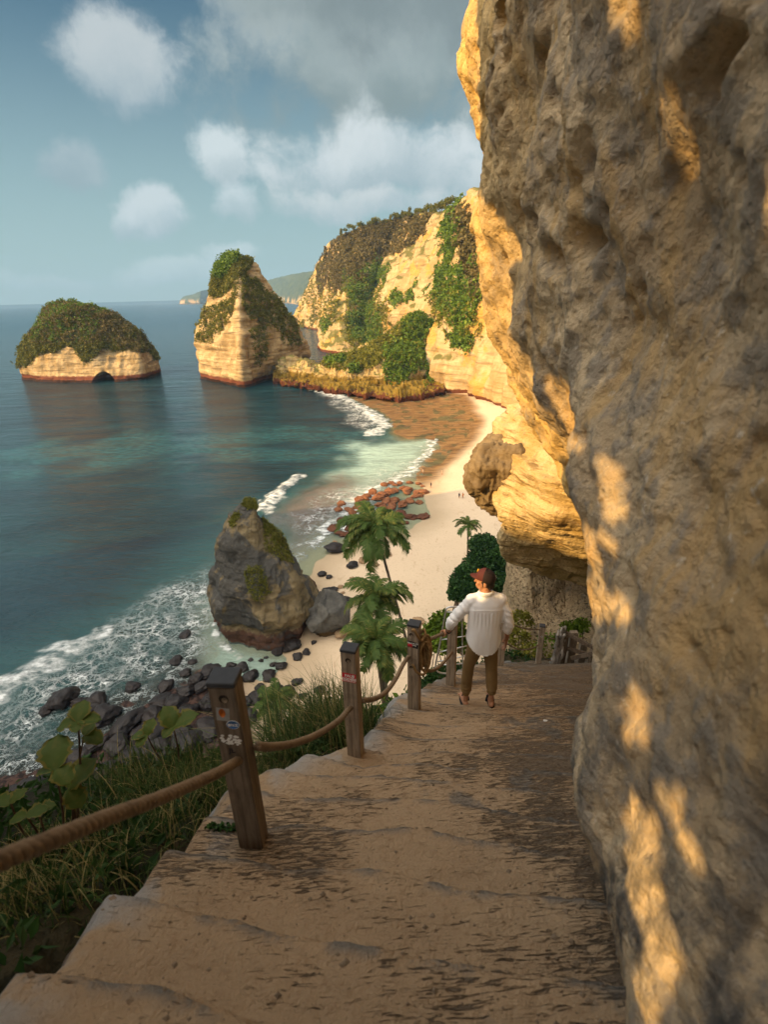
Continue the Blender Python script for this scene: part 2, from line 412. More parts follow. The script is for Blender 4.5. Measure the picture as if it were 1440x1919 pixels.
# ================================================================== shore, beach, seabed
SHORE = [(835, 742), (860, 748), (876, 770), (878, 792), (864, 822), (838, 850), (806, 878), (796, 905), (802, 935),
         (800, 962), (765, 992), (700, 1008), (640, 1030), (602, 1058), (585, 1090), (560, 1130), (520, 1180), (530, 1236),
         (500, 1262), (470, 1275), (430, 1292), (380, 1298), (330, 1330), (270, 1372), (225, 1430), (150, 1475), (60, 1510), (-120, 1570)]
shore = [G(a, b)[:2] for a, b in SHORE]
LAND = np.array([[33, 330]] + [list(s) for s in shore] + [[-60, 10], [-60, -60], [260, -60], [260, 420], [120, 420]])
REEF = np.array([G(a, b)[:2] for a, b in [(640, 741), (668, 756), (700, 774), (722, 792), (724, 812), (760, 826), (800, 828), (812, 838),
        (800, 858), (775, 882), (758, 896), (790, 912), (812, 900), (850, 868), (884, 838), (900, 800), (896, 765), (870, 742), (820, 736), (730, 745)]])
ROCKY = np.array([G(a, b)[:2] for a, b in [(430, 1275), (392, 1240), (380, 1150), (350, 1080), (260, 1140), (190, 1200), (60, 1270), (-150, 1380), (-300, 1530),
        (-60, 1900), (500, 1500), (470, 1330)]])
RSHAL = np.array([G(a, b)[:2] for a, b in [(520, 960), (560, 915), (640, 885), (690, 900), (640, 940), (600, 985), (560, 1030), (540, 1010)]])
def terrain(P):
    d = -sdpoly(P, LAND)                     # + inland
    nz = fbm(np.c_[P, P[:, 0] * 0], 0.05, 4, seed=3)
    d = d + nz * 3.0
    z = np.where(d > 0, 0.075 * d, 0.055 * d)
    z = np.where(d > 25, 1.9 + (d - 25) * .05, z)
    z = np.where(d < -30, -1.65 + (d + 30) * .12, z)
    r = sm(4, -3, sdpoly(P, REEF) + nz * 4)
    rz = 0.03 + 0.22 * fbm(np.c_[P, P[:, 0] * 0], .25, 5, .6, seed=9)
    z = z * (1 - r) + np.where(d > 2, np.minimum(z, .3), rz) * r
    k = sm(3, -4, sdpoly(P, ROCKY) + nz * 4)
    kk = k * sm(-14, -2, d); z = z + kk * (0.25 + 0.9 * np.maximum(0, fbm(np.c_[P, P[:, 0] * 0], .22, 5, .6, seed=12)))
    s = sm(6, -6, sdpoly(P, RSHAL) + nz * 5) * (1 - sm(-2, 2, d))
    z = z * (1 - s) + np.maximum(z, -.45 + .2 * nz) * s
    return np.maximum(z, -14), r, k, s
def nonuni(lo, a, b, hi, step, grow=1.18):
    xs = list(np.arange(a, b + 1e-6, step)); s = step; x = xs[-1]
    while x < hi: s *= grow; x += s; xs.append(x)
    s = step; x = xs[0]; pre = []
    while x > lo: s *= grow; x -= s; pre.append(x)
    return np.array(pre[::-1] + xs)
xs = np.arange(-95, 100, 0.75); ys = np.concatenate([np.arange(8, 200, 0.75), np.arange(200, 400, 1.6)])
X, Y = np.meshgrid(xs, ys); P2 = np.c_[X.ravel(), Y.ravel()]
tz, tr, tk, ts = terrain(P2)
tz = tz + 0.04 * fbm(np.c_[P2, P2[:, 0] * 0], .6, 3, seed=5)
m, nt, b = material('sand_and_reef')
p = nt.pos(); z = nt.sep(p)[2]
n1 = nt.noise(p, 0.10, 6, .6); n2 = nt.noise(p, 1.6, 6, .65); n3 = nt.noise(nt.scale(p, (.25, .9, 1)), 0.5, 7, .65)
sand = nt.mix(n1, (.60, .46, .31), (.70, .555, .385))
sand = nt.mix(nt.math('MULTIPLY', nt.ss(.52, .70, n2), .45), sand, (.44, .32, .20)); sand = nt.mix(nt.math('MULTIPLY', nt.ss(.60, .63, nt.noise(nt.scale(p, (1.2, .35, 1), (0, 0, .4)), .55, 7, .7, .6)), .40), sand, (.40, .26, .15))
sand = nt.mix(nt.ss(.9, .15, nt.math('ADD', z, nt.math('MULTIPLY', n1, .3))), sand, (.44, .335, .215))
reef = nt.mix(nt.ss(.42, .58, n3), (.16, .085, .030), (.27, .155, .060))
reef = nt.mix(nt.ss(.52, .60, nt.noise(nt.scale(p, (.2, 1.2, 1)), .6, 6, .7)), reef, (.085, .042, .016))
c = nt.mix(nt.math('MULTIPLY', nt.attr('reef'), nt.ss(.28, .48, nt.math('ADD', n3, nt.math('MULTIPLY', nt.attr('reef'), .25)))), sand, reef)
c = nt.mix(nt.attr('shoal'), c, nt.mix(n2, (.20, .10, .075), (.34, .21, .17)))
c = nt.mix(nt.attr('rocky'), c, nt.mix(nt.ss(.4, .6, n2), (.015, .010, .009), (.075, .042, .032)))
nt.put(b.inputs['Base Color'], c); nt.put(b.inputs['Normal'], nt.bump(nt.math('ADD', n2, n3), .5, .25))
nt.put(b.inputs['Roughness'], nt.mix(nt.attr('reef'), (.95, .95, .95), (.45, .45, .45)))
M_sand = m
beach = build('beach', np.c_[P2, tz], gridfaces(len(ys), len(xs)), m, attrs=dict(reef=tr, rocky=tk, shoal=ts))
tag(beach, kind='structure')

# ------------------------------------------------------------------ sea
WAVE_A = pix([(-60, 1322), (0, 1290), (60, 1258), (120, 1222), (185, 1190)])
WAVE_B = pix([(490, 956), (508, 938), (530, 915), (556, 893)])
WAVE_C = pix([(598, 732), (640, 742), (662, 756), (690, 770), (712, 786), (718, 800), (700, 812)])
WAVE_D = pix([(806, 826), (808, 840), (796, 855), (778, 872), (760, 888), (735, 902), (700, 915), (672, 935), (655, 958), (636, 980), (612, 995)])
WAVE_E = pix([(420, 1040), (400, 1075), (398, 1120), (402, 1165), (410, 1200), (450, 1232)])
WAVE_F = pix([(560, 1020), (600, 1010), (625, 985), (650, 990)])
LACE1 = np.array(pix([(-200, 1400), (0, 1325), (190, 1192), (250, 1140), (330, 1082), (400, 1055), (430, 1120), (420, 1215), (330, 1275), (230, 1290),
                      (200, 1330), (160, 1400), (90, 1480), (-100, 1560)]))[:, :2]
LACE2 = np.array(pix([(605, 738), (650, 744), (690, 768), (718, 795), (690, 806), (650, 792), (660, 775), (630, 756)]))[:, :2]
LACE3 = np.array(pix([(560, 990), (590, 960), (640, 925), (700, 900), (770, 872), (800, 850), (790, 885), (740, 915), (690, 930), (660, 965), (630, 1000), (590, 1030), (550, 1045)]))[:, :2]
PALE = np.array(pix([(640, 880), (660, 850), (720, 830), (790, 830), (812, 838), (800, 860), (760, 888), (700, 915), (660, 920)]))[:, :2]
PALE2 = np.array(pix([(395, 1120), (430, 1110), (440, 1200), (560, 1240), (500, 1285), (420, 1290), (380, 1250)]))[:, :2]
TURQ = [np.array(pix(q))[:, :2] for q in ([(40, 850), (200, 826), (420, 818), (560, 840), (480, 860), (330, 858), (160, 872)],
                                          [(560, 850), (640, 832), (700, 838), (660, 862), (590, 872)],
                                          [(350, 825), (500, 800), (610, 815), (560, 840), (400, 838)])]
xs = nonuni(-40000, -95, 42, 40000, 0.8, 1.035); ys = nonuni(-3000, 22, 200, 50000, 0.8, 1.02)
X, Y = np.meshgrid(xs, ys); P2 = np.c_[X.ravel(), Y.ravel()]
near = (np.abs(P2[:, 0]) < 420) & (P2[:, 1] < 800) & (P2[:, 1] > -60)
dep = np.full(len(P2), 14.0); foam = np.zeros(len(P2)); lace = np.zeros(len(P2)); pale = np.zeros(len(P2)); turq = np.zeros(len(P2))
Q = P2[near]; nq = fbm(np.c_[Q, Q[:, 0] * 0], .07, 4, seed=21); nq2 = fbm(np.c_[Q, Q[:, 0] * 0], .35, 4, .6, seed=22)
tzq = terrain(Q)[0]; dep[near] = np.maximum(-tzq, 0)
f = np.zeros(len(Q))
for ln, wd in ((WAVE_A, 3.4), (WAVE_B, 2.5), (WAVE_C, 4.2), (WAVE_D, 2.6), (WAVE_E, .7), (WAVE_F, .9)):
    d = dline(Q, ln); f = np.maximum(f, sm(1.5, .2, d / wd + nq2 * 1.3 + nq * .5))
foam[near] = f
l = sm(5, -4, sdpoly(Q, LACE1) + nq * 8) ; l = np.maximum(l, sm(4, -4, sdpoly(Q, LACE2) + nq * 5) * .95)
l = np.maximum(l, sm(8, -5, sdpoly(Q, LACE3) + nq * 12) * 1.0)
l = np.maximum(l, sm(2.2, 0.2, dep[near] * 6) * (dep[near] > 0) * .35 * sm(10, -4, sdpoly(Q, LACE1)))
lace[near] = l
pale[near] = np.maximum(sm(12, -6, sdpoly(Q, PALE) + nq * 14), .85 * sm(4, -3, sdpoly(Q, PALE2) + nq * 4))
t = np.zeros(len(Q))
for q in TURQ: t = np.maximum(t, sm(22, -14, sdpoly(Q, q) + nq * 40))
turq[near] = t; shoal = np.zeros(len(P2)); shoal[near] = .8 * sm(6, -8, sdpoly(Q, RSHAL) + nq * 10)
zw = np.zeros(len(P2)); zz = .35 * np.exp(-(dline(Q, WAVE_A) / 2.2) ** 2) + .5 * np.exp(-(dline(Q, WAVE_B) / 2) ** 2) + .3 * np.exp(-(dline(Q, WAVE_C) / 3) ** 2)
zw[near] = zz * (1 + nq2)
m, nt, b = material('sea_water')
p = nt.pos(); x, y, z = nt.sep(p)
dep_ = nt.attr('depth'); n_ = nt.noise(nt.scale(p, (1, 1.8, 1)), .02, 6, .6); nf = nt.noise(nt.scale(p, (1, 1.6, 1)), .35, 6, .65)
deep = nt.mix(nt.ss(.35, .65, n_), (.004, .022, .032), (.008, .042, .056))
far = nt.ss(250, 1500, y)
deep = nt.mix(far, deep, (.010, .055, .095))
body = nt.mix(nt.ss(4.0, .3, dep_), deep, (.040, .125, .125))
body = nt.mix(nt.math('MULTIPLY', nt.attr('turq'), nt.math('MULTIPLY', nt.ss(.25, .75, nf), .42)), body, (.06, .24, .25))
body = nt.mix(nt.math('MULTIPLY', nt.attr('pale'), nt.math('ADD', .45, nt.math('MULTIPLY', nf, .9))), body, (.50, .70, .62))
body = nt.mix(nt.math('MULTIPLY', nt.attr('shoal'), nt.ss(.30, .60, nf)), body, (.26, .19, .17))
wv = nt.add('ShaderNodeVectorMath', {'operation': 'ADD'}, i0=p, i1=nt.add('ShaderNodeVectorMath', {'operation': 'SCALE'}, i0=nt.noise(p, .5, 4, .6, out=1), Scale=4.2).outputs[0]).outputs[0]
v1 = nt.vor(wv, .42, 'DISTANCE_TO_EDGE'); v2 = nt.vor(wv, 1.05, 'DISTANCE_TO_EDGE')
web = nt.math('MAXIMUM', nt.ss(.13, .0, v1), nt.math('MULTIPLY', nt.ss(.13, .0, v2), .8))
pat = nt.ss(.40, .62, nt.noise(p, .16, 5, .6))
lacef = nt.math('MULTIPLY', nt.attr('lace'), nt.math('ADD', nt.math('MULTIPLY', web, nt.math('ADD', .25, nt.math('MULTIPLY', pat, .75))), nt.math('MULTIPLY', nt.ss(.53, .75, nf), .55)))
ff = nt.math('MAXIMUM', nt.math('MULTIPLY', nt.ss(.1, .85, nt.attr('foam')), nt.math('ADD', .15, nt.math('MULTIPLY', nt.ss(.36, .62, nf), .85))), lacef, clamp=True)
ff = nt.math('MULTIPLY', ff, 1.0, clamp=True)
col = nt.mix(ff, body, (.80, .84, .84))
nt.put(b.inputs['Base Color'], col)
nt.put(b.inputs['Roughness'], nt.math('ADD', nt.math('MULTIPLY', ff, .6), nt.math('ADD', .12, nt.math('MULTIPLY', far, .12))))
b.inputs['IOR'].default_value = 1.33; b.inputs['Specular IOR Level'].default_value = .5
# see-through near the shore
al = nt.math('SUBTRACT', 1.0, nt.math('POWER', 2.718, nt.math('MULTIPLY', dep_, -1.15)))
al = nt.math('MAXIMUM', al, nt.math('MULTIPLY', nt.attr('pale'), .7))
al = nt.math('MAXIMUM', nt.math('MAXIMUM', al, ff), .12, clamp=True)
tr = nt.add('ShaderNodeBsdfTransparent', Color=(.80, .93, .92)); ms = nt.n.new('ShaderNodeMixShader')
nt.put(ms.inputs[0], al); nt.l.new(tr.outputs[0], ms.inputs[1]); nt.l.new(b.outputs[0], ms.inputs[2])
nt.l.new(ms.outputs[0], [n for n in nt.n if n.type == 'OUTPUT_MATERIAL'][0].inputs[0])
w1 = nt.noise(nt.scale(p, (1, 2.2, 1), (0, 0, .35)), .30, 5, .62); w2 = nt.noise(nt.scale(p, (1, 1.8, 1), (0, 0, -.3)), 1.3, 4, .6)
w3 = nt.noise(nt.scale(p, (1, 3, 1), (0, 0, .2)), .03, 3, .5)
h = nt.math('ADD', nt.math('ADD', nt.math('MULTIPLY', w1, 1.1), nt.math('MULTIPLY', w2, .30)), nt.math('MULTIPLY', w3, 4.0))
nt.put(b.inputs['Normal'], nt.bump(nt.math('ADD', h, nt.math('MULTIPLY', ff, .35)), .85, .9))
sea = build('sea', np.c_[P2, zw], gridfaces(len(ys), len(xs)), m, attrs=dict(depth=dep, foam=foam, lace=lace, pale=pale, turq=turq, shoal=shoal))
tag(sea, kind='structure')
# sea bed far out so nothing is hollow below the thin water
# ================================================================== the great cliff, its headland and the promontory
def up_cols(spec, back):
    cols = []
    for s in spec:
        c = [G(s[0][0], s[0][1], -3.0)]; y0 = G(s[0][0], s[0][1])[1]; c.append(G(*s[0]))
        c += [D(*q) for q in s[1:]]; t = c[-1]; c.append(t + np.array(back) * .3 + [0, 0, 4]); c.append(t + np.array(back))
        cols.append(c)
    return cols
def rocky_surface(name, cols, nt_, per, mat, amp, sc, closed=False, blur=2, vblur=1, strat=0.4, seed=0, edge=None, ridged=.5):
    P = skin(cols, nt_, per, closed, blur, vblur); N = gridnormals(P, closed)
    q = P.reshape(-1, 3); n = N.reshape(-1, 3)
    d = fbm(q, sc, 6, .55, seed) + ridged * fbm(q * [1, 1, .35], sc * 2.3, 4, .5, seed + 5, True)
    st = fbm(q * [.15, .15, 1], sc * 5, 4, .6, seed + 9)
    q = q + n * ((d + strat * st) * amp)[:, None]
    return q.reshape(P.shape), N
CL_SPEC = [
 [(553, 612), (553, 596, 1100), (560, 570, 1120), (575, 540, 1150), (592, 508, 1180)],
 [(575, 616), (575, 590, 1040), (585, 550, 1050), (596, 515, 1055), (603, 484, 1060)],
 [(600, 619), (601, 590, 980), (605, 540, 960), (612, 500, 950), (622, 456, 930)],
 [(604, 658), (603, 625, 620), (618, 580, 650), (640, 552, 690), (638, 500, 740), (648, 442, 780)],
 [(635, 664), (640, 610, 600), (652, 560, 650), (665, 500, 700), (680, 436, 745)],
 [(668, 664), (662, 620, 600), (680, 560, 660), (700, 480, 710), (722, 428, 740)],
 [(692, 660), (688, 610, 620), (700, 560, 680), (730, 470, 730), (758, 416, 740)],
 [(722, 664), (715, 600, 540), (722, 540, 570), (755, 480, 600), (792, 412, 650)],
 [(762, 684), (770, 600, 430), (780, 520, 480), (800, 460, 520), (818, 412, 580)],
 [(800, 712), (800, 640, 360), (810, 560, 400), (830, 480, 450), (845, 398, 500)],
 [(822, 729), (815, 680, 322), (838, 580, 345), (862, 480, 380), (872, 375, 420)],
 [(880, 743), (885, 690, 298), (900, 570, 315), (920, 450, 340), (935, 330, 370)],
 [(955, 767), (965, 690, 262), (1000, 540, 275), (1030, 400, 300), (1045, 280, 320)],
 [(1090, 840), (1110, 700, 190), (1150, 500, 200), (1180, 250, 215)]]
P, N = rocky_surface('cliff', up_cols(CL_SPEC, (170, 160, 8)), 190, 34, M_cliff, 7.0, .022, blur=5, vblur=2, seed=4, strat=.55, ridged=.8)
cliffP, cliffN = P, N
o = build('cliff', P.reshape(-1, 3), gridfaces(*P.shape[:2])[:, ::-1].copy(), M_cliff); tag(o, kind='structure')

def prom_cols():
    spec = [((512, 714), (516, 704), (520, 694), (524, 684), 12, 3), ((540, 722), (540, 711), (541, 690), (546, 676), 16, 3), ((569, 726), (569, 714), (570, 688), (569, 674), 20, 3),
            ((590, 729), (590, 716), (591, 702), (590, 692), 18, 3), ((620, 733), (620, 717), (622, 693), (618, 676), 26, 3), ((656, 738), (656, 722), (660, 692), (664, 663), 36, 5),
            ((690, 744), (692, 727), (700, 690), (702, 645), 48, 8), ((726, 749), (730, 730), (744, 690), (752, 612), 70, 10), ((778, 746), (776, 726), (780, 680), (782, 588), 85, 12), ((836, 736), (830, 718), (824, 690), (812, 600), 60, 12)]
    cols = []
    for b0, b1, b2, b3, cd_, ld in spec:
        y0 = G(*b0)[1]; c = [G(*b0, -3.0) - [0, 0, 0], G(*b0), G(*b0, 2.0) + [0, 2, 0], D(*b1, y0 + ld), D(*b1, y0 + ld * 2.2), D(*b2, y0 + ld * 2.6 + 4), D(*b3, y0 + cd_)]
        t = c[-1]; c += [t + [4, 18, -6], np.array([t[0] + 8, t[1] + 40, -3.])]
        cols.append(c)
    return cols
P, N = rocky_surface('promontory', prom_cols(), 190, 60, M_prom, 3.4, .085, blur=5, vblur=1, seed=14, strat=.6, ridged=1.2)
promP, promN = P, N
o = build('promontory', P.reshape(-1, 3), gridfaces(*P.shape[:2])[:, ::-1].copy(), M_prom)
tag(o, kind='structure')

# ------------------------------------------------------------------ plants on the cliffs
def scatter(P, N, polys, dens, rng, jitter=1.0):
    q = P.reshape(-1, 3); n = N.reshape(-1, 3); n = n * np.sign(np.where(np.abs(n[:, 1]) > .05, -n[:, 1], n[:, 2]))[:, None]
    pp = proj(q); keep = np.zeros(len(q), bool)
    for poly, d, ns in polys:
        s = sdpoly(pp, np.array(poly, float)); msk = (s + fbm(q, .035, 4, .6, seed=40) * ns) < 0
        keep |= msk & (rng.random(len(q)) < d * dens)
    idx = np.nonzero(keep)[0]
    return q[idx], n[idx]
rng = np.random.default_rng(5)
def veg_object(name, pts, size, n, spread, mat, rng, label=None, parent=None, aspect=1.4):
    V, Fc, t = leaves(pts, size, n, rng, spread, aspect)
    o = build(name, V, Fc, mat, parent, smooth=False, fattrs=dict(tint=t))
    if parent is None: tag(o, label, 'shrubs', kind='stuff')
    return o
# extra dense sample of the surface: repeat with jitter
def dense(q, n, k, r, rng):
    a = np.repeat(q, k, 0); return a + rng.normal(size=a.shape) * r
brown = [([(596, 515), (622, 455), (650, 438), (760, 412), (806, 410), (792, 438), (748, 470), (700, 490), (690, 520), (640, 545), (600, 545)], .75, 30),
         ([(860, 480), (850, 400), (880, 380), (900, 480), (900, 560), (880, 540)], .5, 10)]
olive = [([(556, 600), (568, 550), (600, 505), (640, 540), (640, 590), (622, 612), (590, 604)], .6, 60),
         ([(640, 540), (700, 500), (730, 560), (740, 640), (700, 660), (660, 650), (650, 600)], .5, 22),
         ([(800, 560), (850, 520), (900, 560), (900, 640), (850, 640), (820, 600)], .4, 22)]
green = [([(645, 500), (690, 492), (722, 506), (706, 560), (712, 625), (700, 655), (672, 640), (662, 590), (645, 550)], 1.0, 34),
         ([(838, 392), (862, 390), (858, 470), (842, 490), (828, 470), (834, 430)], .6, 36),
         ([(834, 500), (862, 480), (900, 490), (880, 590), (860, 600), (835, 575), (788, 566), (792, 545)], .6, 60),
         ([(738, 545), (752, 545), (758, 565), (742, 575), (734, 560)], 1, 3), ([(765, 548), (776, 548), (776, 560), (766, 560)], 1, 2),
         ([(842, 625), (868, 618), (890, 630), (880, 655), (858, 650)], .7, 10),
         ([(604, 600), (616, 592), (618, 615), (606, 622)], 1, 3)]
for nm, pl, mt, lab, sz in (('dry_scrub', brown, V_brown, 'brown dry scrub covering the top slope of the great cliff', 2.2),
                            ('shrub_cover', olive, V_cliff, 'olive green shrubs clinging to the pale cliff face and headland', 2.4),
                            ('shrub_cover', green, V_green, 'dense green bushes filling the gully and ledges of the great cliff', 2.2)):
    q, n = scatter(cliffP, cliffN, pl, 1.0, rng)
    q = dense(q, n, 3 if mt is V_brown else 2, 1.3, rng)[:: 1 if mt is not V_cliff else 2]
    veg_object(nm, q, 1.3 if mt is not V_brown else 1.6, 9, sz * (1 if mt is V_green else .8), mt, rng, lab)
pg = [([(604, 682), (660, 660), (702, 640), (752, 606), (782, 584), (806, 610), (812, 680), (760, 690), (720, 672), (690, 690), (640, 695)], .55, 12)]
pg2 = [([(722, 650), (752, 612), (782, 584), (806, 620), (815, 680), (835, 722), (800, 724), (770, 700), (752, 706), (735, 700), (730, 680)], .45, 46),
       ([(655, 690), (668, 682), (672, 696), (660, 700)], 1, 2), ([(612, 676), (640, 668), (650, 676), (620, 684)], .8, 4)]
q, n = scatter(promP, promN, pg, .8, rng); veg_object('shrub_cover', dense(q, n, 2, .6, rng), .8, 8, 1.0, V_cliff, rng, 'yellow green low shrubs over the crest of the rocky promontory')
q, n = scatter(promP, promN, pg2, .9, rng); q = q[::2] + np.abs(rng.normal(size=q[::2].shape)) * [0, -1, .5]
veg_object('shrub_cover', dense(q, n, 2, .9, rng), .9, 9, 1.3, V_green, rng, 'bright green bushes on the steep end of the promontory above the beach')

# ------------------------------------------------------------------ trees along the skyline of the cliff
def tree_mesh(seed, h, cr, kind):
    r_ = np.random.default_rng(seed); parts = []
    trunk = [(0, 0, 0), (r_.normal() * .2, r_.normal() * .2, h * .35), (r_.normal() * .5, r_.normal() * .5, h * .75)]
    parts.append(tube(smooth_curve(trunk, 8), np.linspace(.28, .12, 8), 6))
    for _ in range(4):
        a = r_.random() * 6.28; s = np.array(trunk[1]) * (.8 + .4 * r_.random())
        e = np.array([math.cos(a) * cr * .6, math.sin(a) * cr * .6, h * (.6 + .25 * r_.random())])
        parts.append(tube(np.linspace(s, e, 4), [.13, .1, .07, .04], 5))
    cent = []
    for _ in range(13):
        a = r_.random() * 6.28; rr = cr * math.sqrt(r_.random()) * .8
        zz = h * (.62 + .3 * r_.random() * (1 - (rr / cr) ** 2)) if kind else h * (.3 + .65 * r_.random())
        if not kind: rr *= .55 * (1.3 - zz / h)
        cent.append((math.cos(a) * rr, math.sin(a) * rr, zz))
    return join(parts), np.array(cent)
protos = []
sky_spots = [(648, 442, 776), (640, 447, 778), (662, 440, 760), (676, 437, 745), (690, 434, 742), (705, 431, 740), (722, 428, 738), (733, 424, 738), (741, 420, 738), (748, 420, 736),
             (755, 417, 735), (763, 416, 730), (771, 414, 715), (779, 413, 690), (786, 412, 668), (793, 411, 655), (799, 411, 640), (805, 411, 622), (811, 411, 605), (816, 410, 588),
             (823, 407, 570), (829, 405, 548), (835, 402, 530), (840, 399, 515), (845, 396, 500), (640, 450, 790), (655, 438, 765), (698, 433, 741), (768, 413, 718), (783, 411, 680)]
labels_t = ['small dark tree on the skyline of the great cliff', 'narrow pointed tree standing on the cliff top skyline', 'flat crowned tree on the skyline of the great cliff']
for i, (px, py, yy) in enumerate(sky_spots):
    k = i % 3
    base_ = D(px, py + 1, yy) + [0, 0, 3.0]
    if i < 3:
        t_ = thing('tree', labels_t[k], 'tree', tuple(base_), 'trees along the cliff top skyline')
        (v, f_), cent = tree_mesh(30 + k, [7, 9, 8][k], [3.6, 2.6, 4.4][k], [1, 0, 1][k])
        build('trunk', v + base_, f_, M_bark, t_)
        V, Fc, tt = leaves(cent + base_, .8, 26, rng, [1.9, 1.3, 1.5][k], 1.4)
        build('crown', V, Fc, V_far, t_, smooth=False, fattrs=dict(tint=tt)); protos.append(t_)
    else:
        t_ = protos[k].copy(); COL.objects.link(t_); t_.location = tuple(base_)
        for ch in protos[k].children:
            c_ = ch.copy(); COL.objects.link(c_); c_.parent = t_
    t_.rotation_euler.z = rng.random() * 6.28; s_ = .9 + .6 * rng.random(); t_.scale = (s_, s_, s_)
    if i % 3 == 0: t_['group'] = 'small dark trees along the cliff top skyline'
    elif i % 3 == 1: t_['group'] = 'narrow pointed trees along the cliff top skyline'
    else: t_['group'] = 'flat crowned trees along the cliff top skyline'

# ------------------------------------------------------------------ hazy headland far beyond
M_hill = rock_mat('far_headland', ((.20, .18, .11), (.045, .065, .030), (.03, .045, .025)), 0.012, .1, 3, streak=.1)
def hill_cols(spec, Yb, Yt):
    cols = []
    for (b0, tops) in spec:
        y0 = G(*b0)[1]; c = [G(*b0, -3), G(*b0)] + [D(px, py, y0 + dy) for px, py, dy in tops]; t = c[-1]; c += [t + [0, 250, -10], [t[0], t[1] + 600, -3]]
        cols.append(c)
    return cols
HS = [((336, 570.5), [(337, 563, 5), (343, 556, 60)]), ((350, 570.5), [(350, 562, 10), (358, 553, 90)]), ((375, 570), [(375, 560, 20), (376, 545, 150)]), ((400, 569), [(400, 558, 30), (400, 540, 200)]),
      ((440, 568.5), [(440, 556, 40), (440, 534, 220)]), ((490, 568), [(490, 552, 60), (495, 527, 260)]), ((524, 568), [(525, 550, 40), (530, 535, 150), (535, 517, 300)]),
      ((545, 569), [(546, 552, 30), (552, 540, 140), (565, 511, 320)]), ((556, 571), [(562, 552, 30), (570, 538, 120), (585, 508, 320)]), ((580, 572), [(590, 548, 60), (600, 530, 160), (620, 500, 330)]),
      ((640, 573), [(650, 548, 60), (660, 530, 160), (680, 500, 330)])]
P, N = rocky_surface('hills', hill_cols(HS, 0, 0), 60, 30, None, 9.0, .006, blur=2, seed=8)
m, nt, b = material('distant_wooded_hills')
p = nt.pos(); n1 = nt.noise(p, .02, 7, .65); z = nt.sep(p)[2]; n2 = nt.noise(p, .006, 5, .6)
c = nt.mix(nt.ss(.4, .6, n1), (.030, .055, .028), (.075, .10, .045))
c = nt.mix(nt.math('MULTIPLY', nt.ss(75, 20, z), nt.ss(.46, .56, n2)), c, (.55, .38, .18))
c = nt.mix(nt.ss(14, 7, nt.math('ADD', z, nt.math('MULTIPLY', n1, 10))), c, (.48, .34, .18))
nt.put(b.inputs['Base Color'], c); nt.put(b.inputs['Normal'], nt.bump(n1, 1, 14))
o = build('hills', P.reshape(-1, 3), gridfaces(*P.shape[:2])[:, ::-1].copy(), m); tag(o, kind='structure')

# ================================================================== sea stacks
def ring_rock(name, tracks, nz, per, amp, sc, blur, seed, strat=.4, ridged=.5, cell=0.0):
    """tracks: corner polylines base->top, anticlockwise seen from above"""
    P = skin(tracks, nz, per, True, blur, 1); N = gridnormals(P, True)
    q = P.reshape(-1, 3); n = N.reshape(-1, 3)
    d = fbm(q, sc, 6, .55, seed) + ridged * fbm(q * [1, 1, .4], sc * 2.1, 4, .5, seed + 5, True)
    st = fbm(q * [.1, .1, 1], sc * 6, 4, .6, seed + 9)
    if cell: d = d - cell * (worley(q * [1, 1, .7], sc * .9, seed + 11) - .5) * 2
    q = q + n * ((d + strat * st) * amp)[:, None]
    return q.reshape(P.shape), N
def ring_build(name, P, mat, parent):
    V, F_, tri = capped(P); fl = [tuple(f) for f in F_] + tri
    return build(name, V, fl, mat, parent)
def TR(base, pts, by=None): # track from pixels with depths
    g = G(*base) if by is None else D(*base, by); return [np.array([g[0], g[1], -4.0]), g] + [D(*q) for q in pts]

# pointed pinnacle
tr_ = [TR((375, 709), [(363, 665, 399), (363, 640, 399), (375, 600, 397), (396, 560, 394), (405, 520, 390), (430, 487, 388)]),
       TR((460, 727), [(455, 700, 346), (451, 640, 350), (449, 590, 358), (448, 545, 366), (447, 510, 375), (448, 484, 385)]),
       TR((535, 702), [(556, 665, 400), (550, 625, 400), (524, 575, 397), (500, 530, 394), (482, 505, 391), (470, 488, 389)], by=402),
       TR((572, 684), [(579, 662, 440), (574, 640, 436), (553, 602, 424), (519, 560, 412), (496, 522, 402), (471, 487, 393)], by=444),
       [np.array([-90, 500, -4.]), np.array([-90, 500, 0.]), np.array([-95, 480, 30.]), np.array([-102, 440, 60.]), D(436, 484, 398)],
       [np.array([-135, 470, -4.]), np.array([-135, 470, 0.]), np.array([-132, 455, 30.]), np.array([-120, 430, 60.]), D(432, 484, 396)]]
P, N = ring_rock('sea_stack', tr_, 120, [44, 44, 24, 24, 20, 24], 2.4, .055, 2, 31, strat=.7, ridged=.9, cell=.5)
st_root = thing('sea_stack', 'tall pointed rock pinnacle rising from the bay, bushes on its peak', 'sea stack', (-110, 410, 0))
ring_build('rock', P, M_stack, st_root); q, n = scatter(P, N, [
    ([(395, 555), (400, 515), (425, 478), (450, 475), (470, 486), (462, 505), (440, 520), (430, 545), (405, 560)], 1.0, 8),
    ([(368, 640), (374, 600), (400, 560), (440, 570), (430, 610), (405, 640), (380, 645)], .40, 26),
    ([(455, 530), (490, 520), (545, 600), (560, 640), (500, 620), (460, 580)], .35, 50),
    ([(470, 620), (500, 600), (510, 660), (480, 690)], .3, 14)], 1.0, rng)
veg_object('shrub_cover', dense(q, n, 3, .8, rng), .75, 8, 1.2, V_far, rng, parent=st_root)
q, n = scatter(P, N, [([(405, 520), (415, 490), (430, 478), (446, 478), (440, 500), (418, 525)], 1.0, 5)], .8, rng)
veg_object('bushes', dense(q + [0, -1, 1.5], n, 3, 1.2, rng), .9, 8, 2.0, V_green, rng, parent=st_root)

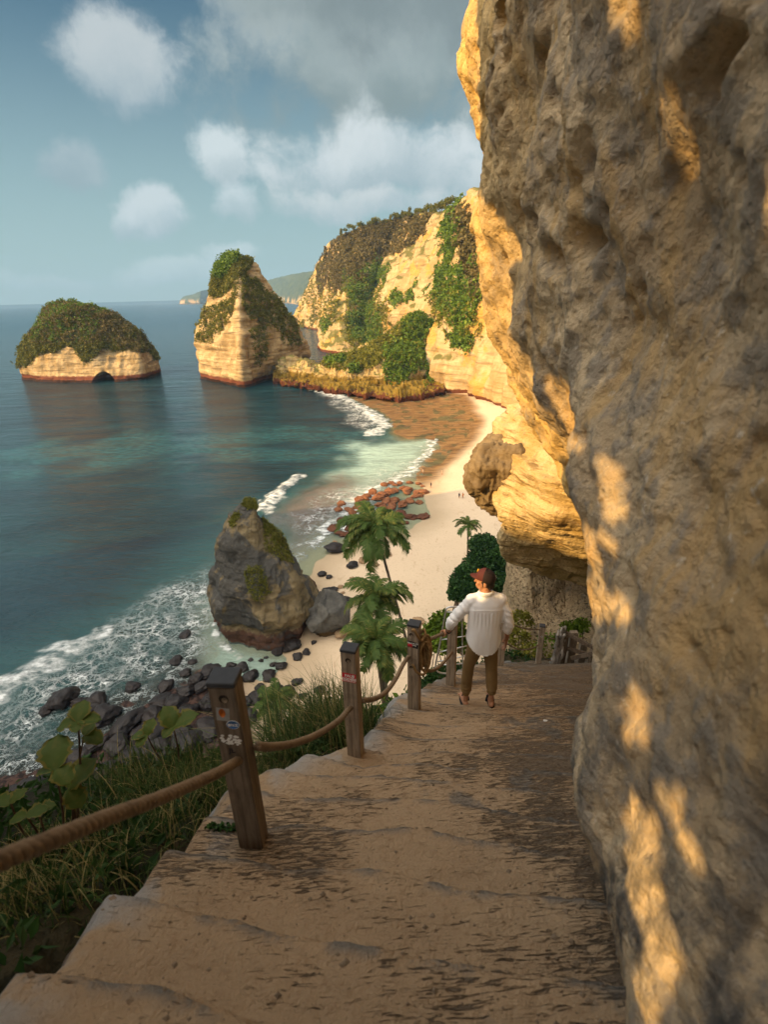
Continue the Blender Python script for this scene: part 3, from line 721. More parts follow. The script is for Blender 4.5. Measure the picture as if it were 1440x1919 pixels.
# low bushy island with a sea cave
W = lambda px, py, y, z=None: D(px, py, y)
tr_ = [TR((36, 710), [(32, 690, 415), (34, 655, 415), (60, 630, 413), (100, 600, 412), (150, 585, 412)]),
       TR((80, 716), [(76, 690, 402), (74, 652, 404), (90, 622, 407), (120, 597, 409), (155, 583, 410)]),
       TR((178, 718), [(178, 690, 396), (180, 655, 399), (182, 620, 404), (178, 596, 408), (170, 584, 410)]),
       TR((262, 713), [(265, 690, 398), (262, 655, 402), (245, 625, 408), (215, 600, 411), (178, 586, 412)]),
       TR((300, 706), [(300, 690, 425), (290, 665, 425), (265, 632, 422), (222, 604, 420), (180, 588, 418)], by=425),
       [np.array([-200, 470, -4.]), np.array([-200, 470, 0.]), np.array([-205, 462, 22.]), np.array([-225, 440, 42.]), np.array([-242, 425, 52.])],
       [np.array([-285, 475, -4.]), np.array([-285, 475, 0.]), np.array([-283, 465, 22.]), np.array([-268, 440, 42.]), np.array([-250, 425, 52.])]]
P, N = ring_rock('rock_island', tr_, 100, [24, 50, 44, 24, 30, 30, 30], 2.2, .06, 4, 51, strat=.7, ridged=.8, cell=.4)
# carve the sea cave and the narrow cleft as real hollows
q = P.reshape(-1, 3); n = N.reshape(-1, 3); pp = proj(q)
for (cx_, by_, w_, h_, dd) in ((191, 722, 16, 21, 15.0), (98, 700, 8, 26, 7.0)):
    g = G(cx_, by_ - 4); hx = w_ * .43; hz = h_ * .43
    e = ((q[:, 0] - g[0] - (q[:, 2] * .12 if by_ < 715 else 0)) / hx) ** 2 + ((q[:, 2] - (6 if by_ < 715 else 0)) / (hz * .75)) ** 2
    q[:, 1] += np.where((q[:, 1] < 425), dd * sm(1.15, .75, e), 0)
P = q.reshape(P.shape)
isl = thing('rock_island', 'low rounded rock island topped with thick bushes, dark sea cave at its foot', 'rock island', (-230, 425, 0))
ring_build('rock', P, M_stack, isl)
q, n = scatter(P, N, [([(20, 690), (20, 640), (90, 570), (150, 560), (240, 580), (310, 650), (298, 672), (270, 650), (240, 640), (230, 655), (190, 650), (160, 670), (130, 640), (90, 650), (60, 680)], 1.0, 22)], 1.0, rng)
veg_object('shrub_cover', dense(q + [0, 0, .4], n, 3, .9, rng), .85, 9, 1.25, V_far, rng, parent=isl)
q, n = scatter(P, N, [([(60, 640), (90, 580), (150, 560), (200, 590), (180, 640), (130, 630)], .8, 22)], .35, rng)
q = q[::3]; q = q + np.c_[q[:, :2] * 0, 1.5 + 2.6 * rng.random(len(q)) ** 2]; veg_object('bushes', dense(q, n, 8, 1.0, rng), .9, 10, 1.7, V_green, rng, parent=isl)
q, n = scatter(P, N, [([(60, 640), (90, 580), (150, 560), (250, 600), (290, 660), (180, 640), (130, 630)], .6, 22)], .3, rng)
veg_object('undergrowth', dense(q + [0, -1, 1.5], n, 3, 1.2, rng), .8, 10, 1.8, V_brown, rng, parent=isl)

# near pinnacle on the shore: tracks around, pixels with depth
yb = 78.0
tr_ = [[D(402, 1160, 80) + [0, 0, -3], D(398, 1150, 80), D(396, 1110, 79), D(400, 1075, 78), D(418, 1020, 77), D(428, 985, 77), D(452, 948, 77), D(460, 938, 77)],
       [D(425, 1200, 74) + [0, 0, -2], D(425, 1190, 74), D(415, 1150, 73), D(420, 1100, 73), D(430, 1040, 74), D(440, 1000, 75), D(458, 960, 76), D(464, 940, 76.5)],
       [D(500, 1222, 70.5) + [0, 0, -2], D(500, 1205, 71), D(490, 1170, 69), D(485, 1110, 71), D(480, 1040, 73), D(478, 1000, 74.5), D(474, 960, 76), D(470, 942, 76.5)],
       [D(560, 1205, 74) + [0, 0, -2], D(560, 1190, 74), D(572, 1150, 72), D(552, 1090, 74), D(520, 1030, 76), D(502, 990, 77), D(482, 960, 77), D(474, 942, 77)],
       [D(592, 1170, 82) + [0, 0, -4], D(600, 1150, 82), D(606, 1120, 82), D(566, 1080, 82), D(538, 1040, 81), D(514, 990, 79.5), D(484, 955, 78), D(474, 940, 77.5)],
       [np.array([-15, 93, -2.]), np.array([-15, 92, 2.]), np.array([-19.5, 88, 8.]), np.array([-22, 84, 16.]), np.array([-21.6, 79, 24.])],
       [np.array([-29, 92, -2.]), np.array([-29, 92, 2.]), np.array([-27, 90, 8.]), np.array([-25, 86, 16.]), np.array([-21.5, 79, 24.])]]
tops = tr_[0][-1][2]
P, N = ring_rock('sea_stack', tr_, 150, 44, .85, .17, 2, 71, strat=.35, ridged=1.0, cell=1.1)
# undercut notch above the foot
q = P.reshape(-1, 3); c0 = q[:, :2].mean(0); hz = np.exp(-((q[:, 2] - 3.4) / .8) ** 2) * .10
q[:, :2] = q[:, :2] + (c0 - q[:, :2]) * hz[:, None]
sroot = thing('sea_stack', 'grey brown pyramid shaped rock at the near water edge, green tuft on its tip', 'sea stack', (-22, 78, 0))
P = q.reshape(P.shape); ring_build('rock', P, M_dark, sroot)
for pl_ in (([(455, 945), (468, 928), (484, 938), (492, 952), (470, 952)], 1, 2), ([(462, 1060), (490, 1055), (508, 1110), (480, 1130), (462, 1100)], .45, 34),
            ([(492, 970), (530, 1000), (560, 1060), (530, 1060), (495, 1030)], .40, 40), ([(432, 975), (445, 960), (450, 970), (436, 990)], .9, 3)):
    q, n = scatter(P, N, [pl_], .8, rng)
    if len(q): veg_object('moss', dense(q, n, 3, .16, rng), .13, 8, .22, V_far, rng, parent=sroot)

def blob(center, rad, seed, amp=.18, sc=1.0, sub=4, rough=.5, flat=0.35, facet=.5):
    bm = bmesh.new(); bmesh.ops.create_icosphere(bm, subdivisions=sub, radius=1)
    V = np.array([v.co[:] for v in bm.verts]); Fc = [tuple(v.index for v in f.verts) for f in bm.faces]; bm.free()
    r_ = np.random.default_rng(seed)
    for _ in range(14):      # chop planes -> broken faces
        d = r_.normal(size=3); d /= np.linalg.norm(d); h = .55 + .33 * r_.random(); s = V @ d
        V = V - np.maximum(s - h, 0)[:, None] * d * facet * 1.7
    n = V / np.linalg.norm(V, axis=1, keepdims=True)
    V = V + n * (fbm(V + seed * 3.1, 1.3 * sc, 6, .62, seed) * amp + .06 * fbm(V + seed, 4 * sc, 3, .5, seed, True))[:, None]
    V[:, 2] = np.where(V[:, 2] < -flat, -flat + (V[:, 2] + flat) * .3, V[:, 2])
    return V * np.array(rad) + np.array(center), Fc
def tz_at(x, y): return float(terrain(np.array([[x, y]]))[0][0])
c = D(606, 1180, 74); bl = thing('boulder', 'large angular grey boulder with a green tuft, leaning beside the pyramid stack', 'boulder', (c[0], 74, 0))
v, f_ = blob((c[0] + .2, 75, 3.7), (4.5, 4.0, 5.0), 7, .16, 1.3, 5, flat=.8, facet=.8); bo = build('rock', v, f_, M_grey, bl)
q = np.array([D(612, 1141, 75.5)]); q = q + rng.normal(size=(60, 3)) * [.6, .5, .15]; veg_object('moss', q, .16, 9, .22, V_green, rng, parent=bl)

# ------------------------------------------------------------------ loose rocks: repeats
def rock_protos(n, seed, mat, name):
    out = []
    for i in range(n):
        v, f_ = blob((0, 0, 0), (1, .8, .55), seed + i, .34, 1.7, 4); out.append(build(name, v, f_, mat))
        out[-1].data.name = name
    return out
def place_rocks(protos, spots, name, label, cat, group, rngs, sink=.25):
    for i, (px, py, wpx) in enumerate(spots):
        k = i % len(protos); g = G(px, py, .3); z = tz_at(g[0], g[1]); g = G(px, py, max(z, 0))
        dist = np.linalg.norm(g - CAM) ; r_ = wpx / F_PX * (g - CAM) @ FW * (.43 if name == 'shore_rock' else .5)
        o = protos[k] if i < len(protos) else protos[k].copy()
        if i >= len(protos): COL.objects.link(o)
        o.name = name
        o.location = (g[0], g[1], max(z, -.1) + r_ * sink); o.rotation_euler = (rngs.normal() * .15, rngs.normal() * .15, rngs.random() * .9 - .45)
        hs = .85 if 'reef' in name else 1.0; r_ = r_ * (.82 if 'reef' in name else 1)
        o.scale = (r_, r_ * (1.0 + .6 * rngs.random()), r_ * (.7 + .6 * rngs.random()) * hs)
        lb = label(px, py) if callable(label) else label
        tag(o, lb, cat, group)
rr = np.random.default_rng(77)
SH = [(521, 1222, 34), (548, 1210, 40), (560, 1232, 26), (540, 1218, 26), (528, 1250, 34), (512, 1246, 18), (575, 1224, 22), (550, 1200, 16),
      (540, 1300, 44), (556, 1280, 30), (505, 1268, 34), (470, 1270, 40), (488, 1290, 30), (515, 1295, 34), (455, 1252, 34), (432, 1248, 26), (445, 1280, 30), (480, 1310, 40),
      (500, 1330, 36), (452, 1320, 44), (415, 1296, 50), (380, 1290, 50), (350, 1300, 46), (330, 1320, 56), (392, 1322, 56), (300, 1316, 50), (290, 1345, 60), (345, 1345, 60),
      (250, 1290, 40), (120, 1312, 66), (90, 1330, 40), (150, 1318, 40), (185, 1316, 50), (172, 1330, 50), (200, 1345, 64), (240, 1360, 80), (140, 1345, 40), (280, 1380, 80),
      (225, 1395, 60), (180, 1400, 60), (150, 1425, 60), (250, 1425, 80), (100, 1450, 60), (200, 1450, 80), (300, 1410, 80), (60, 1485, 80), (340, 1372, 60), (20, 1500, 70),
      (330, 1240, 34), (345, 1190, 28), (350, 1262, 30), (310, 1290, 40), (395, 1260, 46), (370, 1275, 40), (425, 1262, 30), (360, 1240, 22), (470, 1345, 50), (430, 1350, 60), (395, 1370, 70), (350, 1400, 80),
      (490, 1238, 16), (498, 1232, 12), (470, 1236, 14), (588, 1205, 14), (600, 1296, 30), (566, 1306, 24)]
place_rocks(rock_protos(6, 100, M_shore, 'shore_rock'), SH, 'shore_rock', lambda x, y: ('dark rock on the sand directly below the pyramid stack and grey boulder' if x > 484 and y < 1262 else 'dark rock beside the top of the nearest post, to its right' if x > 425 else 'dark rock in the pile left of the nearest post' if x > 270 else 'dark rock awash in foam near the tall stemmed plant at left'), 'rock', 'dark wet rocks along the near shore', rr)
SB = [(630, 1032, 42), (605, 1078, 20), (617, 1082, 15), (662, 1062, 24)]
place_rocks(rock_protos(3, 130, M_shore, 'beach_rock'), SB, 'beach_rock', 'dark rock half sunk in dry sand', 'rock', 'dark rocks on the sand', rr)
for o_, lb in zip([o for o in COL.objects if o.name.startswith('beach_rock')], ['wide flat dark rock at the water edge left of the tall palm', 'small dark rock on sand, left one of a close pair', 'small dark rock on sand, right one of a close pair', 'squarish brown rock alone on the sand under the tall palm']):
    o_['label'] = lb; del o_['group']
place_rocks(rock_protos(2, 140, M_shore, 'shore_rock')[:2], [(620, 1110, 40), (645, 1133, 48)], 'shore_rock', 'long low dark slab on sand beside the pyramid stack', 'rock', 'dark slabs right of the stack', rr, .1)
ST = [(663, 1090, 18), (650, 1096, 10), (638, 1100, 12), (642, 1112, 10), (695, 1046, 30), (680, 1052, 20), (722, 1040, 24), (705, 1060, 16), (628, 1015, 10), (785, 1165, 22), (640, 1190, 34), (790, 880, 8)]
place_rocks(rock_protos(3, 150, M_tan, 'beach_rock'), ST, 'beach_rock', lambda x, y: ('small tan rock on the pale sand just right of the pyramid stack' if x < 670 else 'tan rock half hidden under the crown of the tallest palm' if x < 730 else 'tan rock alone on the open sand'), 'rock', 'tan rocks scattered over the sand', rr)
RO = []
ro = np.random.default_rng(3)
def band(x0, y0, x1, y1, n, w0, w1, jy=4):
    for i in range(n):
        t = (i + .5) / n; RO.append((x0 + (x1 - x0) * t + ro.normal() * 4, y0 + (y1 - y0) * t + ro.normal() * jy, w0 + (w1 - w0) * ro.random()))
band(628, 955, 665, 962, 6, 14, 26); band(662, 955, 690, 930, 7, 18, 28); band(690, 930, 745, 922, 8, 18, 30); band(700, 945, 740, 938, 6, 18, 30); band(705, 962, 780, 935, 11, 16, 28)
band(745, 922, 800, 926, 9, 16, 26, 3); band(720, 912, 750, 906, 4, 14, 22, 2); RO += [(768, 905, 18), (785, 908, 14), (758, 915, 16), (792, 912, 12), (737, 936, 18)]
place_rocks(rock_protos(6, 170, M_reef, 'reef_rock'), RO, 'reef_rock', lambda x, y: ('orange reef rock at the seaward left end of the orange patch' if x < 690 else 'orange reef rock on the shoreward right side of the orange patch' if x > 745 else 'orange reef rock in the middle of the orange patch above the tallest palm'), 'rock', 'orange reef rocks at the water edge', rr, .2)
RD = []; RO2, RO = RO, RD
band(620, 990, 650, 1000, 6, 16, 30); band(640, 975, 680, 985, 6, 20, 34); band(735, 962, 800, 972, 9, 16, 30, 3); band(730, 982, 770, 978, 6, 14, 26, 3); band(650, 1003, 672, 1008, 4, 14, 26, 2); band(735, 1000, 752, 1003, 3, 12, 20, 2)
place_rocks(rock_protos(5, 190, rock_mat('dark_reef_rock', ((.14, .06, .035), (.08, .035, .022), (.03, .014, .01)), .5, .2, .3), 'reef_rock'), RD, 'reef_rock', lambda x, y: ('dark flat reef rock left of the tallest palm crown' if x < 690 else 'dark flat reef rock right of the tallest palm crown'), 'rock', 'dark reef rocks behind the tall palm', rr, .15)
# ================================================================== the path, hillside and near rock
_py = [-8, 0, 1.84, 3.19, 4.43, 5.85, 7.5, 10.7, 13]; _pz = [3.4, -1.55, -2.70, -3.61, -4.28, -5.24, -6.35, -8.93, -10.6]
def PZ(y): return CZ + np.interp(y, _py, _pz)
def onpath(px, py, dz=0.0):
    d = ray(px, py); a, b = 0.3, 14.0
    for _ in range(50):
        t = (a + b) / 2; q = CAM + d * t
        if q[2] > PZ(q[1]) + dz: a = t
        else: b = t
    return CAM + d * a
EDGE = [onpath(*q) for q in [(15, 1900), (180, 1720), (330, 1600), (430, 1500), (520, 1445), (590, 1420), (680, 1395), (716, 1350), (745, 1312), (800, 1285), (858, 1262), (905, 1245), (960, 1238)]]
LEFT = np.array([[-3.5, -8], [-1.3, -0.5]] + [e[:2] for e in EDGE] + [[3.0, 10.3], [4.1, 11.0]])
PATH = np.vstack([LEFT, [[9, 11.4], [9, -8]]])
BASE = np.array([onpath(*q)[:2] for q in [(1172, 1919), (1163, 1760), (1108, 1620), (1100, 1500), (1097, 1400), (1106, 1290), (1113, 1243)]])
STEP = .37
def path_height(x, y):
    P = np.c_[x, y, x * 0]
    s = y + .20 * x + .10 * fbm(P, .9, 3, .5, 61) + .03 * fbm(P, 4, 3, .5, 62)
    q = s / STEP; k = np.floor(q); f = q - k
    sq = STEP * (k + sm(.82, 1.0, f) + .12 * f * (1 - sm(.82, 1, f))) - .20 * x
    ramp = .14 + .60 * sm(2.6, 4.0, y); z = PZ(sq + .14) * (1 - ramp) + PZ(y + .02) * ramp
    z = z + .034 * fbm(P, 1.9, 6, .62, 63) + .010 * fbm(P * [1.2, 5, 1], 3.5, 4, .6, 64)
    wr = (.007 + .016 * sm(-.6, 1.6, x)) * np.abs(fbm(np.c_[x * 1.3 + .5 * y, y * 7 - x * 1.8, x * 0], 1.6, 4, .6, 66))
    d = -sdpoly(P[:, :2], PATH) + .12 * fbm(P, 1.6, 4, .6, 65)      # inside +
    z = z - wr + .07 * sm(.5, .05, d) * sm(-.2, .1, d)
    z = z - np.where(d < .05, 1.3 * (.05 - d), 0) - np.where(d < -.5, 2.0 * (-.5 - d), 0)
    return z, d, sm(.70, .82, f) * sm(1.0, .88, f)
m, nt, b = material('sandy_steps')
p = nt.pos(); x, y, z = nt.sep(p)
n1 = nt.noise(p, 2.2, 6, .6); n2 = nt.noise(p, 26, 5, .65); n3 = nt.noise(nt.scale(p, (9, 74, 10), (0, 0, .24)), 1.0, 6, .66, 1.3)
n4 = nt.noise(p, .9, 5, .6); n5 = nt.noise(p, 90, 3, .6)
sand = nt.mix(n1, (.34, .245, .155), (.47, .35, .225)); sand = nt.mix(nt.math('MULTIPLY', nt.ss(.5, .7, n2), .4), sand, (.27, .175, .10))
conc = nt.mix(n2, (.12, .115, .105), (.24, .23, .21))
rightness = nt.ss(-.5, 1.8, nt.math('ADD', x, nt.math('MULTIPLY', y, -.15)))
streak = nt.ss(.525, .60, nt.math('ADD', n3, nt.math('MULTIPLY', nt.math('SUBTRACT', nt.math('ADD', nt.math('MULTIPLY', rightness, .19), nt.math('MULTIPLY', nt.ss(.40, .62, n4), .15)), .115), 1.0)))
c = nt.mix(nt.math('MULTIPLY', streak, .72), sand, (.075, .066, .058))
c = nt.mix(nt.math('MULTIPLY', nt.ss(.60, .66, nt.noise(p, 1.4, 6, .62)), .75), c, conc)
c = nt.mix(nt.math('MULTIPLY', nt.attr('lip'), nt.ss(.42, .54, nt.noise(p, 3.5, 5, .65))), c, conc)
c = nt.mix(nt.math('MULTIPLY', nt.attr('edge'), nt.ss(.44, .56, n1)), c, (.33, .33, .32))
c = nt.mix(nt.math('MULTIPLY', nt.ss(.70, .74, nt.noise(p, 38, 3, .6)), .7), c, (.07, .045, .03))
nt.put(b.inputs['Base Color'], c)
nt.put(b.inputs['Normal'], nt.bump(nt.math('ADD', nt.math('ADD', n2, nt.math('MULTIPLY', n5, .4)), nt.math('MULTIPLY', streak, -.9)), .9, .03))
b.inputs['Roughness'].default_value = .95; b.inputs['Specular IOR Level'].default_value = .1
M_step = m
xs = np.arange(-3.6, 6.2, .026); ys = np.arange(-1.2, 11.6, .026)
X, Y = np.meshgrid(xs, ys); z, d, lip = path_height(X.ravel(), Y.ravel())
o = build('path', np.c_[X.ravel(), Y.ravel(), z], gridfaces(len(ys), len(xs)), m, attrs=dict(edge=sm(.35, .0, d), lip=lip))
tag(o, kind='structure')

# loose stones and crumbs lying on the steps, thicker along the foot of the rock
_r = np.random.default_rng(44); V_, F_l = [], []
for i in range(1500):
    yy = .7 + 8 * _r.random() ** 1.3; bx = float(np.interp(yy, BASE[:, 1], BASE[:, 0])); lx = float(np.interp(yy, LEFT[2:, 1], LEFT[2:, 0]))
    xx = bx - abs(_r.normal()) * .16 if _r.random() < .5 else lx + (bx - lx) * _r.random(); s_ = .0035 + .009 * _r.random() ** 3
    V_.append((xx, yy, s_))
V_ = np.array(V_); hz_ = path_height(V_[:, 0], V_[:, 1])[0]; bmv = np.array([[1, 0, 0], [-1, 0, 0], [0, 1, 0], [0, -1, 0], [0, 0, 1], [0, 0, -.6]]); ft = np.array([[0, 2, 4], [2, 1, 4], [1, 3, 4], [3, 0, 4], [2, 0, 5], [1, 2, 5], [3, 1, 5], [0, 3, 5]])
vv = bmv[None] * (.6 + .8 * _r.random((len(V_), 6, 1))) * V_[:, 2][:, None, None] * [1.3, 1, .8] + np.c_[V_[:, :2], hz_ + .002][:, None]
dbm = plain('crumbled_stone', (.22, .17, .12), .95, var=.5, scale=9)
o = build('gravel', vv.reshape(-1, 3), (ft[None] + np.arange(len(V_))[:, None, None] * 6).reshape(-1, 3), dbm, smooth=False); tag(o, 'loose grit and little stones on the sandy steps', 'gravel', kind='stuff')

# hillside below the path
def hill_height(P):
    d = sdpoly(P, PATH); nz = fbm(np.c_[P, P[:, 0] * 0], .22, 5, .55, 81); n2 = fbm(np.c_[P, P[:, 0] * 0], 1.4, 4, .6, 82)
    front = sm(6, 16, P[:, 1])
    shelf = 2.3 - 1.5 * sm(3.2, 4.6, P[:, 1]) + .4 * nz
    k = 2.4 * (1 - front) + 1.28 * front
    e = np.maximum(d, 0); z = PZ(np.clip(P[:, 1], -3, 10.9)) - .14 - (.10 + .5 * sm(3.6, 5, P[:, 1])) * np.minimum(e, shelf) - k * np.maximum(e - shelf, 0)
    z = z + nz * np.minimum(e * .35, 1.4) + .10 * n2 * np.minimum(e, 1)
    return z - .7 * sm(.30, -.05, d)
m, nt, b = material('hillside_soil'); p = nt.pos(); n1 = nt.noise(p, 1.5, 6, .65)
nt.put(b.inputs['Base Color'], nt.mix(nt.ss(.4, .6, n1), (.018, .020, .010), (.06, .05, .025))); nt.put(b.inputs['Normal'], nt.bump(n1, .8, .2))
xs = nonuni(-45, -5, 3.5, 45, .12, 1.06); ys = nonuni(-12, -2, 12, 62, .12, 1.05)
X, Y = np.meshgrid(xs, ys); P2 = np.c_[X.ravel(), Y.ravel()]
hs = build('hillside', np.c_[P2, hill_height(P2)], gridfaces(len(ys), len(xs)), m); tag(hs, kind='structure')

# near rock wall ------------------------------------------------
SIL = [(872, -60), (868, 0), (848, 60), (843, 130), (846, 230), (868, 300), (858, 395), (872, 470), (882, 540), (893, 600), (915, 660), (940, 715), (962, 780), (985, 830), (1020, 880),
       (1062, 935), (1092, 985), (1102, 1040), (1112, 1100), (1120, 1150), (1122, 1210), (1130, 1300)]
YE = 8.0
sil = np.array([D(px, py, YE) for px, py in SIL])[::-1]
SILP = np.array(sorted(SIL, key=lambda a: a[1]) + [(1118, 1400), (1112, 1500), (1120, 1620), (1170, 1760), (1180, 1919)], float)
nearz = np.array([-3, -1.9, -1.2, -.4, .4, 1.5, 3, 8]); nearx = np.array([.66, .70, .76, .84, .86, .80, .66, .2])
def wall_x(y, z):
    zr = z - CZ
    Fx = np.interp(z, sil[:, 2], sil[:, 0]); Nx = np.interp(zr, nearz, nearx) - .03 * np.minimum(y, 0)
    w_ = np.clip((y - .4) / (YE - .4), 0, 1) ** 1.15
    xx = Nx + (Fx - Nx) * w_
    zb = PZ(y); bx = np.interp(y, BASE[:, 1], BASE[:, 0])
    w0 = Nx + (np.interp(zb, sil[:, 2], sil[:, 0]) - Nx) * w_
    xx = xx + (bx - w0) * np.exp(-np.maximum(z - zb, 0) / .9) * (y > -.5)
    for _ in range(4):          # keep the outline of the wall where the photograph has it
        q_ = np.c_[xx, y, z]; pp_ = proj(q_); want = np.interp(pp_[:, 1], SILP[:, 1], SILP[:, 0]) + np.interp(pp_[:, 1], [0, 300, 700, 1100, 1919], [88, 64, 40, 46, 14]) + 8 * (1 - w_)
        dx = (want - pp_[:, 0]) * np.maximum((q_ - CAM) @ FW, .2) / F_PX
        xx = xx + np.where((dx > 0) & (y > .3), dx, 0) * .9
    return xx
ycol = np.concatenate([np.arange(-7, 0, .12), np.arange(0, 8.0, .021), [8.0]])
nv = 460; rows = []
endx = [(.04, .12), (.12, .22), (.26, .32), (.5, .42), (.9, .52), (1.5, .6), (2.5, .7), (4.5, .8), (8, .9)]
tt = np.linspace(0, 1, nv)
Pw = np.zeros((nv, len(ycol) + len(endx), 3))
for j, yy in enumerate(ycol):
    z0, z1 = PZ(yy) - .7, CZ + (7.5 if yy > -1 else 9); zz = z0 + (z1 - z0) * tt
    Pw[:, j] = np.c_[wall_x(np.full(nv, yy), zz), np.full(nv, yy), zz]
for k, (dx, dy) in enumerate(endx):
    Pw[:, len(ycol) + k] = Pw[:, len(ycol) - 1] + [dx, dy, 0]
N = gridnormals(Pw); N *= -np.sign(N[..., :1] + 1e-9)
q = Pw.reshape(-1, 3); n = N.reshape(-1, 3)
sc_ = np.clip(.35 + q[:, 1] * .16, .35, 1.2)          # finer relief close to the lens
d = .36 * fbm(q, .60, 3, .5, 91) + .11 * fbm(q * [1, .8, 1], 2.1, 5, .55, 92)
wo_ = worley(q * [1, .75, 1.15] + .15 * fbm(q, 3, 2, .5, 97)[:, None], 3.3, 93); wo2 = worley(q * [1, .9, 1.2], 8.5, 94); gate = sm(-.1, .35, fbm(q, .9, 3, .5, 95))
d = d - .26 * sm(.42, .04, wo_) * gate - .05 * sm(.40, .10, wo2) * sm(-.2, .3, fbm(q, 1.7, 3, .5, 98)) + .045 * fbm(q, 7, 5, .62, 96) + .05 * fbm(q * [1, 1, .3], 1.6, 3, .5, 99, True)
d = d * np.clip(.55 + q[:, 1] * .10, .5, 1.25)
q = q + n * d[:, None]
m, nt, b = material('near_limestone')
p = nt.pos(); y_ = nt.sep(p)[1]; n1 = nt.noise(p, 1.3, 7, .62); n2 = nt.noise(p, 6.5, 6, .62); n3 = nt.noise(p, 30, 5, .65); n4 = nt.noise(nt.scale(p, (2.4, 2.4, .8)), 1.0, 6, .62, .4)
c = nt.mix(nt.ss(.38, .62, n1), (.42, .315, .195), (.63, .50, .33))
c = nt.mix(nt.math('MULTIPLY', nt.ss(.47, .58, n2), .75), c, (.28, .25, .21))
c = nt.mix(nt.math('MULTIPLY', nt.ss(.54, .64, n4), .7), c, (.56, .37, .16))
c = nt.mix(nt.math('MULTIPLY', nt.ss(.60, .70, n3), .55), c, (.15, .095, .045))
c = nt.mix(nt.math('MULTIPLY', nt.ss(.62, .72, nt.noise(p, 17, 5, .6)), .5), c, (.72, .66, .56))
c = nt.mix(nt.math('MULTIPLY', nt.ss(2.2, 6.5, y_), nt.ss(.30, .55, n1)), c, (.66, .45, .17))  # sunlit gold put into the rock colour, stronger towards the far end
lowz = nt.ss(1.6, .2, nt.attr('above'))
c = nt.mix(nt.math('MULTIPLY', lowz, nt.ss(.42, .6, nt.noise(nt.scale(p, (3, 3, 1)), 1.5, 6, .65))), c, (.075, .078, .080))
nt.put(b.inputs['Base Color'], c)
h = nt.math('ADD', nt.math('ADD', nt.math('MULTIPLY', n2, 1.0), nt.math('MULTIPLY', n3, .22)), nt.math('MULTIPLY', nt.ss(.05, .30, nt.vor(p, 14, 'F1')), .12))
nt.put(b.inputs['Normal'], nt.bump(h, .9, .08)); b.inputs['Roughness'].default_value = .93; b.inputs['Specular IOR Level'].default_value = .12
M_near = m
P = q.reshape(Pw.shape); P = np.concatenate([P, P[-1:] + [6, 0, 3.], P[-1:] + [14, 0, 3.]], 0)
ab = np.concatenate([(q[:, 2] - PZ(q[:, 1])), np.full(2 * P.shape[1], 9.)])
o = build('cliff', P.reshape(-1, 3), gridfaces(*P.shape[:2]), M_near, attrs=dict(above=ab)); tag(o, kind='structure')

# overhanging lump, its yellow belly and the gravelly face beyond the landing
def lump(name, tracks, nz, per, amp, sc, blur, seed, mat, strat=.3, ridged=.5):
    P, N = ring_rock(name, tracks, nz, per, amp, sc, blur, seed, strat, ridged)
    V, F_, tri = capped(P); nb = P.shape[1]; V = np.vstack([V, P[0].mean(0)]); ci = len(V) - 1
    tri = tri + [((j + 1) % nb, j, ci) for j in range(nb)]
    o = build(name, V, [tuple(f) for f in F_] + tri, mat); tag(o, kind='structure'); return P, N
m, nt, b = material('yellow_limestone')
p = nt.pos(); n1 = nt.noise(p, 1.1, 7, .62); n2 = nt.noise(p, 5, 6, .62); st = nt.noise(nt.scale(p, (.8, .8, 6), (.15, .2, 0)), 1.0, 6, .62, .3); z = nt.sep(p)[2]
c = nt.mix(nt.ss(.4, .6, n1), (.50, .35, .14), (.66, .50, .26)); c = nt.mix(nt.math('MULTIPLY', nt.ss(.53, .64, st), .75), c, (.22, .13, .045))
c = nt.mix(nt.math('MULTIPLY', nt.ss(.55, .68, n2), .5), c, (.30, .24, .16)); c = nt.mix(nt.math('MULTIPLY', nt.ss(.6, .7, nt.noise(p, 22, 4, .6)), .5), c, (.14, .09, .04))
nt.put(b.inputs['Base Color'], c); nt.put(b.inputs['Normal'], nt.bump(nt.math('ADD', nt.math('ADD', n2, st), nt.math('MULTIPLY', nt.noise(p, 24, 4, .6), .3)), .9, .12)); b.inputs['Roughness'].default_value = .93; b.inputs['Specular IOR Level'].default_value = .12
M_yel = m
tb = [[D(948, 1052, 12.6), D(940, 1030, 12.2), D(940, 1000, 11.6), D(938, 960, 11.2), D(915, 905, 11.8), D(916, 850, 12.4), D(932, 800, 12.9), D(948, 760, 13.5)],
      [D(1020, 1075, 12.6), D(1020, 1050, 11.9), D(1020, 1010, 10.9), D(1020, 965, 10.0), D(1010, 900, 10.2), D(1010, 850, 10.8), D(1010, 800, 11.4), D(1010, 760, 12.0)],
      [D(1118, 1095, 12.4), D(1118, 1070, 11.6), D(1120, 1030, 10.4), D(1120, 975, 9.3), D(1120, 900, 9.4), D(1120, 850, 9.9), D(1120, 800, 10.5), D(1120, 700, 11.0)],
      [D(1330, 1095, 12.4), D(1330, 1070, 11.6), D(1330, 1030, 10.4), D(1330, 975, 9.3), D(1330, 900, 9.4), D(1330, 850, 9.9), D(1330, 800, 10.5), D(1330, 700, 11.0)],
      [D(1330, 1060, 17)] * 2 + [D(1330, 1000, 17), D(1330, 900, 17), D(1330, 850, 17), D(1330, 800, 17), D(1330, 760, 17), D(1330, 700, 17)],
      [D(985, 1030, 16)] * 2 + [D(980, 1000, 16), D(960, 940, 16), D(945, 880, 16), D(950, 830, 16), D(965, 790, 16), D(985, 740, 16)]]
lump('cliff', tb, 170, [60, 80, 30, 20, 30, 50], .16, .7, 3, 111, M_yel, strat=.9, ridged=.6)
